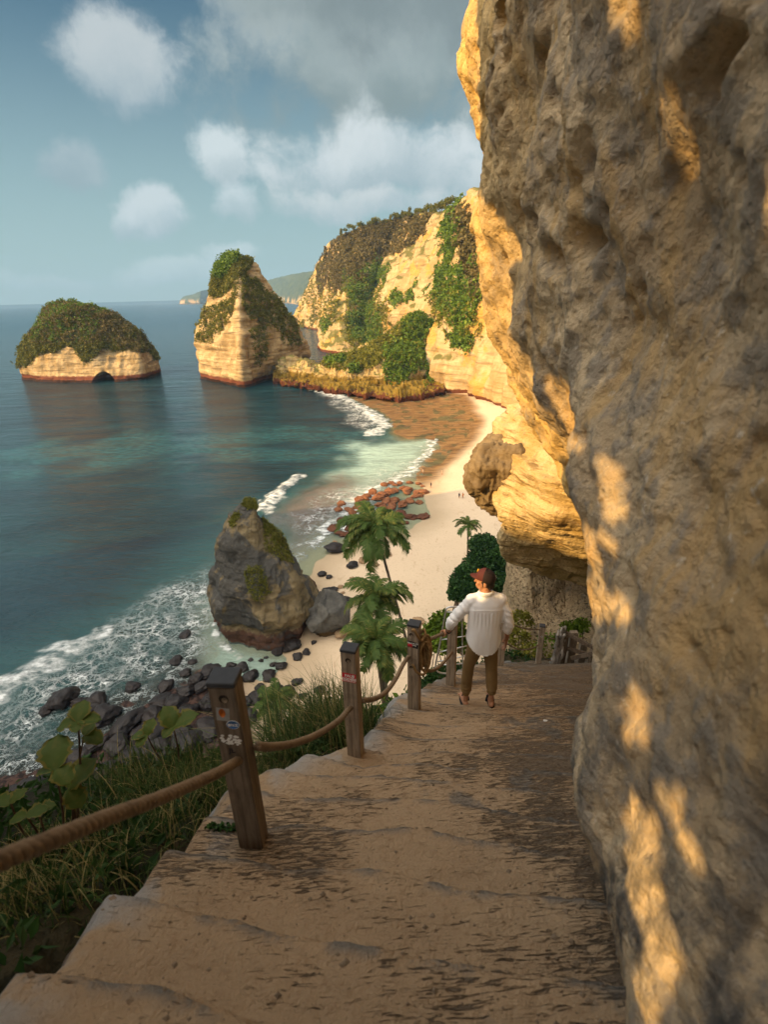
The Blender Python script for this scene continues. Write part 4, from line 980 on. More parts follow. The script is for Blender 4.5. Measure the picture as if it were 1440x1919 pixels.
ta = [[D(905, 940, 13.2), D(898, 925, 12.9), D(877, 902, 12.6), D(875, 880, 12.6), D(890, 850, 12.8), D(908, 830, 13.0), D(940, 806, 13.3)],
      [D(930, 955, 12.6), D(925, 940, 12.2), D(900, 912, 11.6), D(898, 880, 11.5), D(912, 850, 11.9), D(925, 832, 12.3), D(948, 808, 12.9)],
      [D(985, 965, 12.2), D(985, 950, 11.7), D(985, 915, 11.2), D(985, 880, 11.1), D(985, 850, 11.4), D(985, 832, 11.9), D(985, 806, 12.5)],
      [D(985, 955, 15)] * 3 + [D(985, 880, 15), D(985, 850, 15), D(985, 832, 15), D(985, 806, 15)],
      [D(925, 945, 14.5)] * 3 + [D(905, 880, 14.3), D(912, 850, 14.3), D(925, 832, 14.3), D(948, 806, 14.2)]]
M_brown = rock_mat('brown_conglomerate', ((.25, .185, .105), (.16, .115, .065), (.045, .036, .026)), 1.6, .3, .16, streak=.2)
lump('cliff', ta, 90, [40, 50, 20, 40, 30], .22, 1.1, 1, 121, M_brown, ridged=1.0)
m, nt, b = material('gravelly_cliff')
p = nt.pos(); n1 = nt.noise(p, .7, 6, .6); v = nt.vor(p, 9, 'F1'); n2 = nt.noise(p, 9, 5, .65); n3 = nt.noise(nt.scale(p, (2.5, 2.5, .5)), 1, 5, .6)
c = nt.mix(nt.ss(.35, .62, n1), (.34, .255, .155), (.50, .38, .23)); c = nt.mix(nt.math('MULTIPLY', nt.ss(.5, .62, n2), .7), c, (.17, .12, .07))
c = nt.mix(nt.math('MULTIPLY', nt.ss(.55, .68, n3), .55), c, (.17, .155, .13))
nt.put(b.inputs['Base Color'], c); nt.put(b.inputs['Normal'], nt.bump(nt.math('ADD', n2, nt.ss(.0, .5, v)), .9, .09)); b.inputs['Roughness'].default_value = .95; b.inputs['Specular IOR Level'].default_value = .1
M_grav = m
tc = [[D(938, 1330, 16), D(945, 1250, 16), D(945, 1180, 16.4), D(945, 1120, 17), D(948, 1060, 17.5), D(955, 980, 18)],
      [D(985, 1330, 14.0), D(985, 1250, 14.2), D(985, 1180, 14.8), D(985, 1120, 15.5), D(990, 1060, 16), D(995, 980, 17)],
      [D(1060, 1330, 12.6), D(1060, 1250, 13.0), D(1060, 1190, 13.8), D(1060, 1140, 15.4), D(1060, 1080, 16.2), D(1060, 980, 17)],
      [D(1160, 1330, 11.6), D(1160, 1250, 12.0), D(1160, 1190, 12.6), D(1160, 1150, 13.6), D(1160, 1080, 15), D(1160, 980, 16)],
      [D(1400, 1330, 11.4), D(1400, 1250, 11.8), D(1400, 1190, 12.4), D(1400, 1120, 13.4), D(1400, 1080, 14), D(1400, 980, 15)],
      [D(1400, 1330, 30), D(1400, 1250, 30), D(1400, 1180, 30), D(1400, 1120, 30), D(1400, 1060, 30), D(1400, 980, 30)],
      [D(965, 1330, 26), D(965, 1250, 26), D(965, 1180, 26), D(965, 1120, 26), D(970, 1060, 26), D(975, 980, 26)]]
lump('cliff', tc, 150, [30, 60, 60, 40, 10, 20, 30], .22, .6, 2, 131, M_grav, ridged=.4, strat=.2)

# ------------------------------------------------------------------ added unseen rocks left of and behind the camera, placed to shade the stairs
LIT = [[(845, 60), (900, 40), (915, 120), (922, 210), (925, 310), (880, 320), (845, 260)],
       [(862, 380), (955, 400), (972, 470), (960, 560), (985, 640), (1000, 700), (1020, 770), (1045, 840), (1075, 915), (1000, 900), (955, 780), (890, 640), (862, 500)],
       [(1232, 180), (1275, 190), (1280, 250), (1240, 262)], [(1160, -10), (1212, -10), (1195, 62), (1162, 52)],
       [(1130, 850), (1160, 890), (1172, 960), (1155, 1000), (1140, 950)], [(1132, 1000), (1156, 1010), (1162, 1090), (1188, 1150), (1168, 1165), (1143, 1080)],
       [(1192, 1285), (1216, 1300), (1240, 1370), (1228, 1412), (1204, 1370)],
       [(1206, 1475), (1218, 1500), (1242, 1530), (1248, 1600), (1250, 1700), (1284, 1770), (1246, 1850), (1246, 1960), (1212, 1960), (1202, 1850), (1216, 1750), (1210, 1650), (1204, 1560)],
       [(1250, 1470), (1295, 1465), (1288, 1540), (1314, 1635), (1290, 1605), (1262, 1530)], [(1020, 700), (1048, 700), (1062, 780), (1110, 850), (1075, 850), (1035, 800)],
       [(1425, 300), (1460, 300), (1460, 480), (1428, 470)]]
S_ = np.array([-.80, -.38, .40]); XS = -4.0
ys = np.arange(-4.2, 3.9, .055); zs = np.arange(CZ - 11, CZ + 9.5, .055)
Y, Z = np.meshgrid(ys, zs); V = np.c_[np.full(Y.size, XS), Y.ravel(), Z.ravel()]
Fc = gridfaces(len(zs), len(ys)); c = V[Fc].mean(1)
t = np.full(len(c), 6.0)
for _ in range(25):
    h = c - S_ * t[:, None]; xw = wall_x(np.clip(h[:, 1], -6, YE), h[:, 2]); t = t + (xw - h[:, 0]) / .80 * .7
h = c - S_ * t[:, None]; pp = proj(h) + np.c_[fbm(h, 5, 3, .6, 7), fbm(h, 5, 3, .6, 8)] * 9
front = (h[:, 1] > .25) & (h[:, 2] > PZ(h[:, 1]) + .14)
hole = np.zeros(len(c), bool)
for L in LIT: hole |= front & (sdpoly(pp, np.array(L, float)) < 0)
drop = CZ - c[:, 2]; ymax = np.minimum(3.45, (abs(XS) * 1.18 - .39 * drop) / .92) + .12 * fbm(c, 1.2, 4, .6, 9)
ytop = CZ + np.interp(c[:, 1], [-6, -1.3, 1, 3.4], [4.2, 4.2, 5.2, 6.6]) + .3 * fbm(c, .5, 3, .5, 10)
keep = (~hole) & (c[:, 1] < ymax) & (c[:, 2] < ytop)
bm = bmesh.new(); nzv = .0
vs = [bm.verts.new(v) for v in V]
for f in Fc[keep]: bm.faces.new([vs[i] for i in f])
lo = [v for v in bm.verts if not v.link_faces]; bmesh.ops.delete(bm, geom=lo, context='VERTS')
be = [e for e in bm.edges if e.is_boundary]
ret = bmesh.ops.duplicate(bm, geom=bm.faces[:]); dup = [g for g in ret['geom'] if isinstance(g, bmesh.types.BMVert)]
vm = ret['vert_map']
off = Vector(S_ * .9)
for v in dup: v.co += off
for e in be:
    a, b_ = e.verts; bm.faces.new((a, b_, vm[b_], vm[a]))
bmesh.ops.recalc_face_normals(bm, faces=bm.faces[:])
me = bpy.data.meshes.new('sun_mask_fin'); bm.to_mesh(me); bm.free(); me.materials.append(M_near)
me.attributes.new('above', 'FLOAT', 'POINT').data.foreach_set('value', np.full(len(me.vertices), 9.0, np.float32))
o = bpy.data.objects.new('cliff', me); COL.objects.link(o); tag(o, kind='structure')  # added fin, out of view; its holes shape sun patches on the near wall
def shade_ridge(name, xc, prof, thick, amp, sc, seed, zb=0.0):
    cols = []
    for y, z in prof: cols.append([[xc + thick * .45, y, zb], [xc + thick * .25, y, z * .6 + zb * .4], [xc, y, z - 1], [xc - thick * .2, y, z], [xc - thick, y, z * .8], [xc - thick * 1.4, y, zb]])
    cols = [[[p_[0] - thick * .4, p_[1] - 2, min(p_[2], prof[0][1] - 3)] for p_ in cols[0]]] + cols + [[[p_[0] - thick * .4, p_[1] + 2, min(p_[2], prof[-1][1] - 6)] for p_ in cols[-1]]]
    P, N = rocky_surface(name, cols, 60, 14, M_cliff, amp, sc, blur=1, seed=seed)
    o = build(name, P.reshape(-1, 3), gridfaces(*P.shape[:2]), M_cliff); tag(o, kind='structure')
# added unseen shelf over the stairs behind the photographer, darkens the near steps
rf = [[D_[0], D_[1], D_[2]] for D_ in [(2.5, -7, CZ + 6.5), (2.5, -1.2, CZ + 3.3)]]
cols = [[[3.0, y, CZ + h - .6], [1.4, y, CZ + h], [.2, y - .1, CZ + h + .15], [-.7 - .9 * (y < 0), y - .25, CZ + h + .3], [-1.4 - 1.9 * (y < 0), y - .5, CZ + h + .6], [-1.5 - 1.9 * (y < 0), y - .5, CZ + h + 1.3], [0, y - .5, CZ + h + 2.2], [3.2, y, CZ + h + 2.6]] for y, h in ((-7.5, 4.6), (-5, 3.4), (-3, 2.2), (-1.6, 1.5), (-.25, 1.15), (.45, 1.35), (.85, 1.6), (.85, 2.4), (-.6, 3.2))]
P, N = rocky_surface('shelf', cols, 80, 16, M_near, .22, .6, blur=2, seed=161)
o = build('cliff', P.reshape(-1, 3), gridfaces(*P.shape[:2]), M_near, attrs=dict(above=np.full(P.shape[0] * P.shape[1], 9.))); tag(o, kind='structure')
shade_ridge('cliff', -20.0, [(-9, CZ + 8.0), (-6, CZ + 8.6), (-3, CZ + 8.4), (0, CZ + 7.6), (3, CZ + 6.5), (8, CZ + 5.5), (11, CZ + 2)], 5, .35, .3, 141)  # added unseen blocker, shades the landing and the rock beyond
shade_ridge('cliff', -138.0, [(-90, 135), (-60, 122), (-20, 106), (20, 96), (45, 90), (64, 85)], 22, 1.6, .06, 151)  # added unseen blocker, shades the near beach and shore
# ================================================================== posts and ropes
def wood_mat(name, a, b_, sc=1.0):
    m, nt, b = material(name); p = nt.obj()
    g = nt.noise(nt.scale(p, (38 * sc, 38 * sc, 2.6 * sc)), 1.0, 6, .65, .6); n = nt.noise(p, 5, 4, .6)
    c = nt.mix(nt.ss(.35, .62, g), a, b_); c = nt.mix(nt.math('MULTIPLY', nt.ss(.5, .7, n), .45), c, tuple(v * .45 for v in a))
    c = nt.mix(nt.ss(.66, .70, g), c, (.02, .016, .012))
    nt.put(b.inputs['Base Color'], c); nt.put(b.inputs['Normal'], nt.bump(g, .6, .006)); b.inputs['Roughness'].default_value = .8
    return m
M_wood = wood_mat('weathered_post_wood', (.21, .165, .12), (.38, .31, .235))
M_wood2 = wood_mat('dark_post_wood', (.11, .085, .062), (.20, .155, .115))
M_cap = plain('post_cap_paint', (.045, .050, .058), .55, var=.3, scale=25, bump=.1)
M_hole_shade = plain('painted_hole_shade', (.02, .016, .012), .9)  # flat dark disc: the shade inside a hole put into colour
M_plug = plain('wood_plug', (.22, .17, .12), .8, var=.3)
M_white = plain('white_print', (.78, .78, .76), .5, var=.06)
M_red = plain('red_sticker', (.62, .035, .05), .4, var=.1)
M_black = plain('black_sticker', (.015, .016, .022), .4, var=.1)
M_blue = plain('blue_sticker', (.03, .13, .36), .4, var=.1)
M_orange = plain('orange_print', (.45, .12, .02), .5, var=.5, scale=60)
M_greyst = plain('faded_sticker', (.30, .30, .29), .6, var=.3, scale=50)
def post(px, py, y, h, wx, wy, rz, label, mat=M_wood, capm=True, topoff=(0, 0)):
    base = D(px, py, y); r = thing('wooden_post', label, 'post', tuple(base), 'rope fence posts along the path edge', 0)
    r.rotation_euler = (topoff[1], topoff[0], R(rz))
    bm = bmesh.new(); bmesh.ops.create_cube(bm, size=1)
    bmesh.ops.scale(bm, vec=(wx, wy, h + .35), verts=bm.verts[:]); bmesh.ops.translate(bm, vec=(0, 0, (h - .35) / 2), verts=bm.verts[:])
    bmesh.ops.bevel(bm, geom=bm.edges[:], offset=.006, segments=2, affect='EDGES')
    V = np.array([v.co[:] for v in bm.verts]); Fc = [tuple(v.index for v in f.verts) for f in bm.faces]; bm.free()
    b_ = build('beam', V + base, Fc, mat, r, smooth=False)
    if capm:
        bm = bmesh.new(); bmesh.ops.create_cube(bm, size=1); bmesh.ops.scale(bm, vec=(wx + .006, wy + .006, .028), verts=bm.verts[:])
        bmesh.ops.translate(bm, vec=(0, 0, h + .012), verts=bm.verts[:]); bmesh.ops.bevel(bm, geom=bm.edges[:], offset=.004, segments=1, affect='EDGES')
        V = np.array([v.co[:] for v in bm.verts]); Fc = [tuple(v.index for v in f.verts) for f in bm.faces]; bm.free()
        build('cap', V + base, Fc, M_cap, r, smooth=False)
    r['h'] = h; r['wy'] = wy
    return r
def disc(x, z, rx, rz_, yoff, n=24):
    an = np.linspace(0, 2 * math.pi, n, endpoint=False); a = np.c_[x + rx * np.cos(an), np.full(n, -yoff), z + rz_ * np.sin(an)]
    b2 = a + [0, .004, 0]
    V = np.vstack([a, b2]); return V, [tuple(range(n))] + [(i, (i + 1) % n, n + (i + 1) % n, n + i) for i in range(n)]
def slab(x, z, w_, h_, yoff, rot=0):
    c, s = math.cos(rot), math.sin(rot); P = np.array([[-w_/2, 0, -h_/2], [w_/2, 0, -h_/2], [w_/2, 0, h_/2], [-w_/2, 0, h_/2]])
    P = np.c_[P[:, 0] * c - P[:, 2] * s + x, np.full(4, -yoff), P[:, 0] * s + P[:, 2] * c + z]
    return np.vstack([P, P + [0, .003, 0]]), [(0, 1, 2, 3), (0, 4, 5, 1), (1, 5, 6, 2), (2, 6, 7, 3), (3, 7, 4, 0)]
def lp(name, vf, mat, parent, root):        # part given in the post's own frame
    return build(name, np.asarray(vf[0]) + (np.array(root.location) if parent is root else 0), vf[1], mat, parent, smooth=False)
def text_mesh(body, size, x, z, yoff, mat, parent, bold=0.0, sx=1.0):
    cu = bpy.data.curves.new('t', 'FONT'); cu.body = body; cu.size = size; cu.align_x = 'CENTER'; cu.align_y = 'CENTER'; cu.offset = bold; cu.extrude = .0006
    to = bpy.data.objects.new('t', cu); COL.objects.link(to); dg = bpy.context.evaluated_depsgraph_get()
    me = bpy.data.meshes.new_from_object(to.evaluated_get(dg)); bpy.data.objects.remove(to); bpy.data.curves.remove(cu)
    V = np.array([v.co[:] for v in me.vertices]); Fc = [tuple(p.vertices) for p in me.polygons]
    V = np.c_[V[:, 0] * sx + x, -yoff - V[:, 2], V[:, 1] + z]
    return build('lettering', V, Fc, mat, parent, smooth=False)
def hole(r, z, x=0, rad=.022):
    wy = r['wy']; hb = lp('hole', disc(x, z, rad, rad, wy / 2 + .001), M_hole_shade, r, r)
    build('plug', *disc(x + .004, z - .006, rad * .62, rad * .62, wy / 2 + .0025), M_plug, hb)
p1 = post(478, 1583, 1.84, 1.12, .125, .105, -4, 'nearest dark wooden post with blue oval sticker and white scrawls', M_wood2)
p2 = post(668, 1418, 3.19, 1.12, .12, .10, -16, 'wooden post with a red sticker in front of the tall arching grass')
p3 = post(777, 1326, 4.43, 1.12, .125, .105, -20, 'wooden post with a bundle of old rope hung on its side')
p4 = post(845, 1283, 5.85, 1.12, .125, .105, -18, 'wooden post right behind the hand of the man, beside the metal frame')
p5 = post(938, 1250, 8.1, 1.12, .12, .10, -10, 'pale wooden post half hidden by the right side of the man')
p6 = post(1009, 1243, 9.6, 1.05, .12, .12, -12, 'square post beyond the landing with a small round badge, left of the driftwood')
hole(p1, 1.055, .004); hole(p2, 1.05, 0); hole(p3, 1.02, -.02); hole(p3, .60, -.02, .018)
W1 = .105 / 2 + .0008
s = lp('sticker', slab(-.012, .965, .060, .075, W1, -.1), M_greyst, p1, p1); s['label'] = 'faded pale sticker with an orange shape'
build('print', *disc(-.014, .975, .015, .025, W1 + .002), M_orange, s)
s = lp('sticker', disc(.026, .905, .031, .025, W1), M_white, p1, p1); s['label'] = 'blue oval sticker with white letters'
build('oval', *disc(.026, .905, .028, .022, W1 + .002), M_blue, s); text_mesh('BPKZ', .019, .026, .905, W1 + .0032, M_white, s, .0006)
rs = np.random.default_rng(4); sm_ = []
for _ in range(46):
    x = -.04 + .09 * rs.random(); z = .815 - .3 * (x + .04) * .25 + rs.normal() * .012 - (.012 if rs.random() < .5 else 0); a = .002 + .005 * rs.random()
    sm_.append(disc(x, z, a * 1.5, a, W1 + .001 + .0002 * _ / 46, 7))
s = lp('paint_mark', join(sm_), M_white, p1, p1); s['label'] = 'worn white paint scrawl'
mk = text_mesh('JL', .042, .0, .745, W1 + .001, M_white, p1, .0035); mk.name = 'paint_mark'; mk2 = text_mesh('JL', .040, .0, .745, W1 + .0022, M_black, mk, .0008)
W2 = .10 / 2 + .0008
s = lp('sticker', slab(0, .885, .112, .085, W2, -.02), M_red, p2, p2); s['label'] = 'red sticker with white capital letters'
text_mesh('FAUJI', .034, .006, .904, W2 + .0015, M_white, s, .0012); text_mesh('GODERE', .029, 0, .872, W2 + .0015, M_white, s, .0012)
build('underline', *slab(0, .852, .10, .004, W2 + .0015, -.02), M_white, s)
W3 = .105 / 2 + .0008
s = lp('sticker', slab(0, .90, .115, .075, W3, -.12), M_black, p3, p3); s['label'] = 'black and red sticker with white letters'
build('red_half', *slab(-.030, .886, .050, .040, W3 + .001, -.12), M_red, s); text_mesh('VENGA CIT', .024, .0, .917, W3 + .0022, M_white, s, .0008); text_mesh('1993', .022, .014, .893, W3 + .0022, M_white, s, .0006)
s = lp('badge', disc(0, .80, .022, .022, .061), M_white, p6, p6); build('print', *disc(0, .80, .014, .014, .063), M_black, s)
for p_ in (p1, p2, p3, p4, p5, p6):
    for k in ('h', 'wy'): del p_[k]

def rope_mat(name, a, b_):
    m, nt, b = material(name); p = nt.pos(); n = nt.noise(p, 160, 4, .6); n2 = nt.noise(p, 14, 3, .6)
    c = nt.mix(n, a, b_); c = nt.mix(nt.math('MULTIPLY', nt.ss(.45, .7, n2), .4), c, tuple(v * .5 for v in a))
    nt.put(b.inputs['Base Color'], c); nt.put(b.inputs['Normal'], nt.bump(n, .6, .004)); b.inputs['Roughness'].default_value = .9; return m
M_rope = rope_mat('manila_rope', (.15, .105, .065), (.28, .205, .13)); M_rope2 = rope_mat('old_rope', (.20, .115, .045), (.36, .23, .10))
def rope(path, rad=.019, pitch=.085, n=None, fine=1.0):
    L = np.linalg.norm(np.diff(path, axis=0), axis=1).sum(); n = n or max(24, int(L / (.012 * fine)))
    C = smooth_curve(path, n); T, B, Cc = frames(C); s = np.linspace(0, L, n); out = []
    for k in range(3):
        a = 2 * math.pi * (s / pitch + k / 3)
        out.append(tube(C + .53 * rad * (np.cos(a)[:, None] * B + np.sin(a)[:, None] * Cc), rad * .62, 7))
    return join(out)
def rope_thing(label, path, rad=.019, group='thick ropes strung between the posts', mat=None, **k):
    base = np.array(path).mean(0); r = thing('rope', label, 'rope', tuple(path[0]), group)
    V, Fc = rope(np.array(path, float), rad, **k); o = build('strands', V, Fc, mat or M_rope, r); return r
rope_thing('nearest thick rope crossing the lower left corner up to the first post', [D(455, 1420, 1.84), D(437, 1431, 1.72), D(400, 1452, 1.5), D(300, 1495, 1.18), D(200, 1532, .96), D(100, 1572, .80), D(0, 1612, .69), D(-90, 1650, .60)], .021)
rope_thing('thick rope sagging from the nearest post to the red sticker post', [D(482, 1398, 1.86), D(510, 1399, 2.02), D(550, 1393, 2.28), D(595, 1376, 2.62), D(635, 1350, 2.95), D(655, 1328, 3.12), D(664, 1322, 3.19)], .021)
rope_thing('rope rising from the red sticker post to the rope bundle post', [D(680, 1312, 3.22), D(700, 1310, 3.42), D(722, 1298, 3.68), D(742, 1272, 3.98), D(757, 1243, 4.24), D(768, 1228, 4.42)], .021)
HAND = D(832, 1187, 4.72)
rope_thing('short upper rope held by the man, leaving the rope bundle', [D(795, 1196, 4.46), D(806, 1197, 4.52), HAND, D(842, 1184, 5.2), D(850, 1176, 5.84)], .019)
rope_thing('lower rope from the rope bundle to the post beside the metal frame', [D(800, 1256, 4.46), D(812, 1256, 4.7), D(826, 1247, 5.05), D(838, 1234, 5.4), D(848, 1221, 5.84)], .019)
rope_thing('thin upper rope from behind the man to the badge post', [D(930, 1160, 8.1), D(960, 1170, 8.5), D(985, 1178, 9.0), D(1014, 1180, 9.6)], .014, fine=3)
rope_thing('thin lower rope sagging from behind the man to the badge post', [D(930, 1192, 8.1), D(952, 1207, 8.4), D(975, 1217, 8.8), D(996, 1215, 9.2), D(1011, 1208, 9.6)], .014, fine=3)
rope_thing('thin upper rope from the badge post to the driftwood stump', [D(1014, 1182, 9.6), D(1026, 1194, 9.7), D(1042, 1198, 9.8)], .014, fine=3)
rope_thing('thin lower rope from the badge post to the foot of the driftwood', [D(1014, 1215, 9.6), D(1020, 1232, 9.65), D(1032, 1238, 9.7), D(1042, 1234, 9.8)], .014, fine=3)
# bundle of old rope on the third post
bun = thing('rope_bundle', 'tangled bundle of old rope hanging on the side of the third post', 'rope bundle', tuple(D(795, 1225, 4.45)))
rb = np.random.default_rng(12); parts = []; c0 = D(797, 1222, 4.44)
for i in range(17):
    h_ = .13 + .09 * rb.random(); w_ = .022 + .040 * rb.random(); cx_, cz_ = rb.normal() * .014, rb.normal() * .03; an = np.linspace(0, 2 * math.pi, 15)
    ph = rb.random() * 1.2 - .6; P = np.c_[np.cos(an) * w_ * math.cos(ph), np.cos(an) * w_ * math.sin(ph) * 1.2 + rb.normal(size=15) * .008 - .01, np.sin(an) * h_] + [cx_, rb.normal() * .022, cz_] + c0
    parts.append(rope(P + rb.normal(size=P.shape) * .005, .0115, .05, 70))
build('loops', *join(parts), M_rope2, bun)
l1 = [D(772, 1184, 4.44), D(776, 1180, 4.34), D(783, 1192, 4.33), D(790, 1200, 4.36), D(797, 1190, 4.40), D(795, 1180, 4.44), D(790, 1186, 4.46)]
l2 = [D(773, 1246, 4.44), D(775, 1247, 4.35), D(781, 1259, 4.33), D(793, 1264, 4.36), D(800, 1256, 4.40), D(801, 1240, 4.43)]
build('loop', *rope(np.array(l1), .013, .055, 90), M_rope2, bun); build('loop', *rope(np.array(l2), .013, .055, 90), M_rope2, bun)
# timber fence at the turn of the path
def beam(a, b_, w_, h_):
    a, b_ = np.array(a, float), np.array(b_, float); t = b_ - a; L = np.linalg.norm(t); t /= L; s_ = np.cross(t, [0, 0, 1.]); s_ = s_ / (np.linalg.norm(s_) + 1e-9) if np.linalg.norm(s_) > .05 else np.array([1., 0, 0]); u_ = np.cross(s_, t)
    V = [a + s_ * w_ * i + u_ * h_ * j for i in (-.5, .5) for j in (-.5, .5)] + [b_ + s_ * w_ * i + u_ * h_ * j for i in (-.5, .5) for j in (-.5, .5)]
    return np.array(V), [(0, 2, 3, 1), (4, 5, 7, 6), (0, 4, 6, 2), (1, 3, 7, 5), (0, 1, 5, 4), (2, 6, 7, 3)]
fn = thing('timber_fence', 'weathered timber fence with slanting rails at the turn beside the rock wall', 'fence', tuple(D(1085, 1245, 9.9)))
for (bx_, by_, tx_, ty_, yy, w_) in ((1067, 1248, 1067, 1184, 9.9, .17), (1087, 1250, 1088, 1206, 9.95, .15), (1108, 1254, 1110, 1198, 9.6, .15), (1126, 1258, 1127, 1200, 9.3, .15)):
    a = D(bx_, by_, yy); t_ = a.copy(); t_[2] = D(tx_, ty_, yy)[2]; a[2] -= .15; build('fence_post', *beam(a, t_, w_, .11), M_wood, fn, smooth=False)
for (a, b_) in ((D(1060, 1186, 9.78), D(1114, 1214, 9.45)), (D(1059, 1214, 9.78), D(1100, 1225, 9.6)), (D(1072, 1233, 9.7), D(1124, 1222, 9.2))): build('rail', *beam(a, b_, .05, .085), M_wood2, fn, smooth=False)
dw = thing('driftwood', 'gnarled grey driftwood stump tied up between badge post and timber fence', 'driftwood', tuple(D(1045, 1242, 9.8)))
M_drift = wood_mat('driftwood_grey', (.20, .18, .16), (.42, .39, .35), .6); rd = np.random.default_rng(8); parts = []
for i in range(13):
    a = D(1030 + 24 * rd.random(), 1243, 9.75); mid_ = D(1044 + 10 * rd.random(), 1215, 9.75) + rd.normal(size=3) * .03; b_ = D(1046 + 16 * rd.random(), 1176 + 14 * rd.random(), 9.75) + rd.normal(size=3) * .05
    parts.append(tube(smooth_curve([a, mid_, b_], 14) + rd.normal(size=(14, 3)) * .012, np.linspace(.055, .028, 14) * (.6 + .8 * rd.random()), 7))
build('trunk', *join(parts), M_drift, dw)
pt = tube(smooth_curve([D(1050, 1243, 9.8), D(1056, 1215, 9.8), D(1060, 1186, 9.8)], 8), .10, 8); build('stump', *pt, M_wood2, dw)
# metal frame
M_alu = plain('brushed_aluminium', (.62, .63, .64), .35, .85, .1, 40, spec=.5)
mf = thing('metal_frame', 'silver tubular metal frame with crossbars propped beside the path behind the man', 'metal frame', tuple(D(850, 1262, 6.1)))
yf = 6.15
def fr(px, py): return D(px, py, yf - (py - 1200) * .002)
out = smooth_curve([fr(*q) for q in ((886, 1137), (862, 1137), (841, 1138), (836, 1144), (831, 1172), (825, 1205), (817, 1245), (819, 1256), (828, 1261), (860, 1263), (886, 1264))], 60)
build('outer_tube', *tube(out, .013, 8), M_alu, mf)
for (a, b_) in (((838, 1147), (886, 1147)), ((853, 1147), (851, 1170)), ((826, 1199), (886, 1190)), ((822, 1222), (886, 1208)), ((820, 1240), (886, 1226)), ((825, 1246), (886, 1243))): build('crossbar', *tube(np.linspace(fr(*a), fr(*b_), 4), .009, 6), M_alu, mf)
build('inner_tube', *tube(np.linspace(fr(866, 1138), fr(868, 1263), 6), .011, 6), M_alu, mf)

# ================================================================== the man
def capsule(a, b_, r0, r1, ns=14):
    a, b_ = np.array(a, float), np.array(b_, float); t = b_ - a; L = np.linalg.norm(t); t = t / max(L, 1e-6)
    an = np.linspace(-math.pi / 2, 0, 5); pa = [(a + t * r0 * math.sin(x), max(r0 * math.cos(x), 1e-4)) for x in an]
    pb = [(b_ + t * r1 * math.sin(x), max(r1 * math.cos(x), 1e-4)) for x in np.linspace(0, math.pi / 2, 5)]
    P = np.array([q[0] for q in pa + pb]); rr_ = np.array([q[1] for q in pa + pb])
    s_ = np.cross(t, [.13, .27, .95] if abs(t[2]) < .9 else [1, .1, .1]); s_ /= np.linalg.norm(s_); u_ = np.cross(t, s_); an = np.linspace(0, 2 * math.pi, ns, endpoint=False)
    V = np.vstack([P[i] + rr_[i] * (np.cos(an)[:, None] * s_ + np.sin(an)[:, None] * u_) for i in range(len(P))])
    Fc = [tuple(f) for f in gridfaces(len(P), ns, True)] + [tuple(range(ns))[::-1], tuple(range((len(P) - 1) * ns, len(P) * ns))]
    return V, Fc
def chain(pts, rads): return [capsule(pts[i], pts[i + 1], rads[i], rads[i + 1]) for i in range(len(pts) - 1)]
def ell(c, r, rot=None, n=16):
    th = np.linspace(.02, math.pi - .02, n); ph = np.linspace(0, 2 * math.pi, n * 2, endpoint=False)
    V = np.array([[math.sin(t) * math.cos(p_), math.sin(t) * math.sin(p_), math.cos(t)] for t in th for p_ in ph]) * r
    if rot is not None: V = V @ np.array(rot).T
    V = V + c; Fc = [tuple(f) for f in gridfaces(n, n * 2, True)] + [tuple(range(n * 2)), tuple(range((n - 1) * n * 2, n * n * 2))[::-1]]
    return V, Fc
def remesh(parts, voxel, name, mat, parent, smooth_it=2, disp=None):
    V, Fc = join(parts); me = bpy.data.meshes.new('tmp'); me.from_pydata([tuple(v) for v in V], [], [tuple(f) for f in Fc]); me.update()
    o = bpy.data.objects.new('tmp', me); COL.objects.link(o)
    bm = bmesh.new(); bm.from_mesh(me); bmesh.ops.recalc_face_normals(bm, faces=bm.faces[:]); bm.to_mesh(me); bm.free()
    md = o.modifiers.new('r', 'REMESH'); md.mode = 'VOXEL'; md.voxel_size = voxel
    if smooth_it: ms = o.modifiers.new('s', 'SMOOTH'); ms.factor = .5; ms.iterations = smooth_it
    dg = bpy.context.evaluated_depsgraph_get(); m2 = bpy.data.meshes.new_from_object(o.evaluated_get(dg)); bpy.data.objects.remove(o)
    n = len(m2.vertices); co = np.zeros(n * 3); m2.vertices.foreach_get('co', co); co = co.reshape(-1, 3); nr = np.array([v.normal[:] for v in m2.vertices])
    if disp is not None: co = disp(co, nr); m2.vertices.foreach_set('co', co.ravel()); m2.update()
    m2.polygons.foreach_set('use_smooth', np.ones(len(m2.polygons), bool)); m2.materials.clear(); m2.materials.append(mat); m2.name = name
    o = bpy.data.objects.new(name, m2); COL.objects.link(o); o.parent = parent; return o
zg = float(path_height(np.array([1.02]), np.array([4.46]))[0][0]) + .02
man = thing('person', 'man in loose white shirt, brown trousers and maroon cap, one hand on the rope', 'person', (1.02, 4.46, zg))
man.scale = (.92, .96, 1)
def loc(P): return (np.array(P) - np.array(man.location)) / np.array([.92, .96, 1])
M_skin = plain('skin', (.42, .21, .12), .55, var=.06, scale=20, spec=.35); M_hair = plain('hair', (.012, .010, .009), .6, var=.3, scale=60)
M_shirt, nt, b = material('white_shirt_cloth')
p = nt.obj(); n_ = nt.noise(nt.scale(p, (9, 9, 2)), 1, 4, .55); nt.put(b.inputs['Base Color'], nt.mix(nt.ss(.35, .65, n_), (.84, .84, .85), (.90, .90, .91))); nt.put(b.inputs['Normal'], nt.bump(nt.noise(p, 200, 2), .15, .003)); b.inputs['Roughness'].default_value = .85
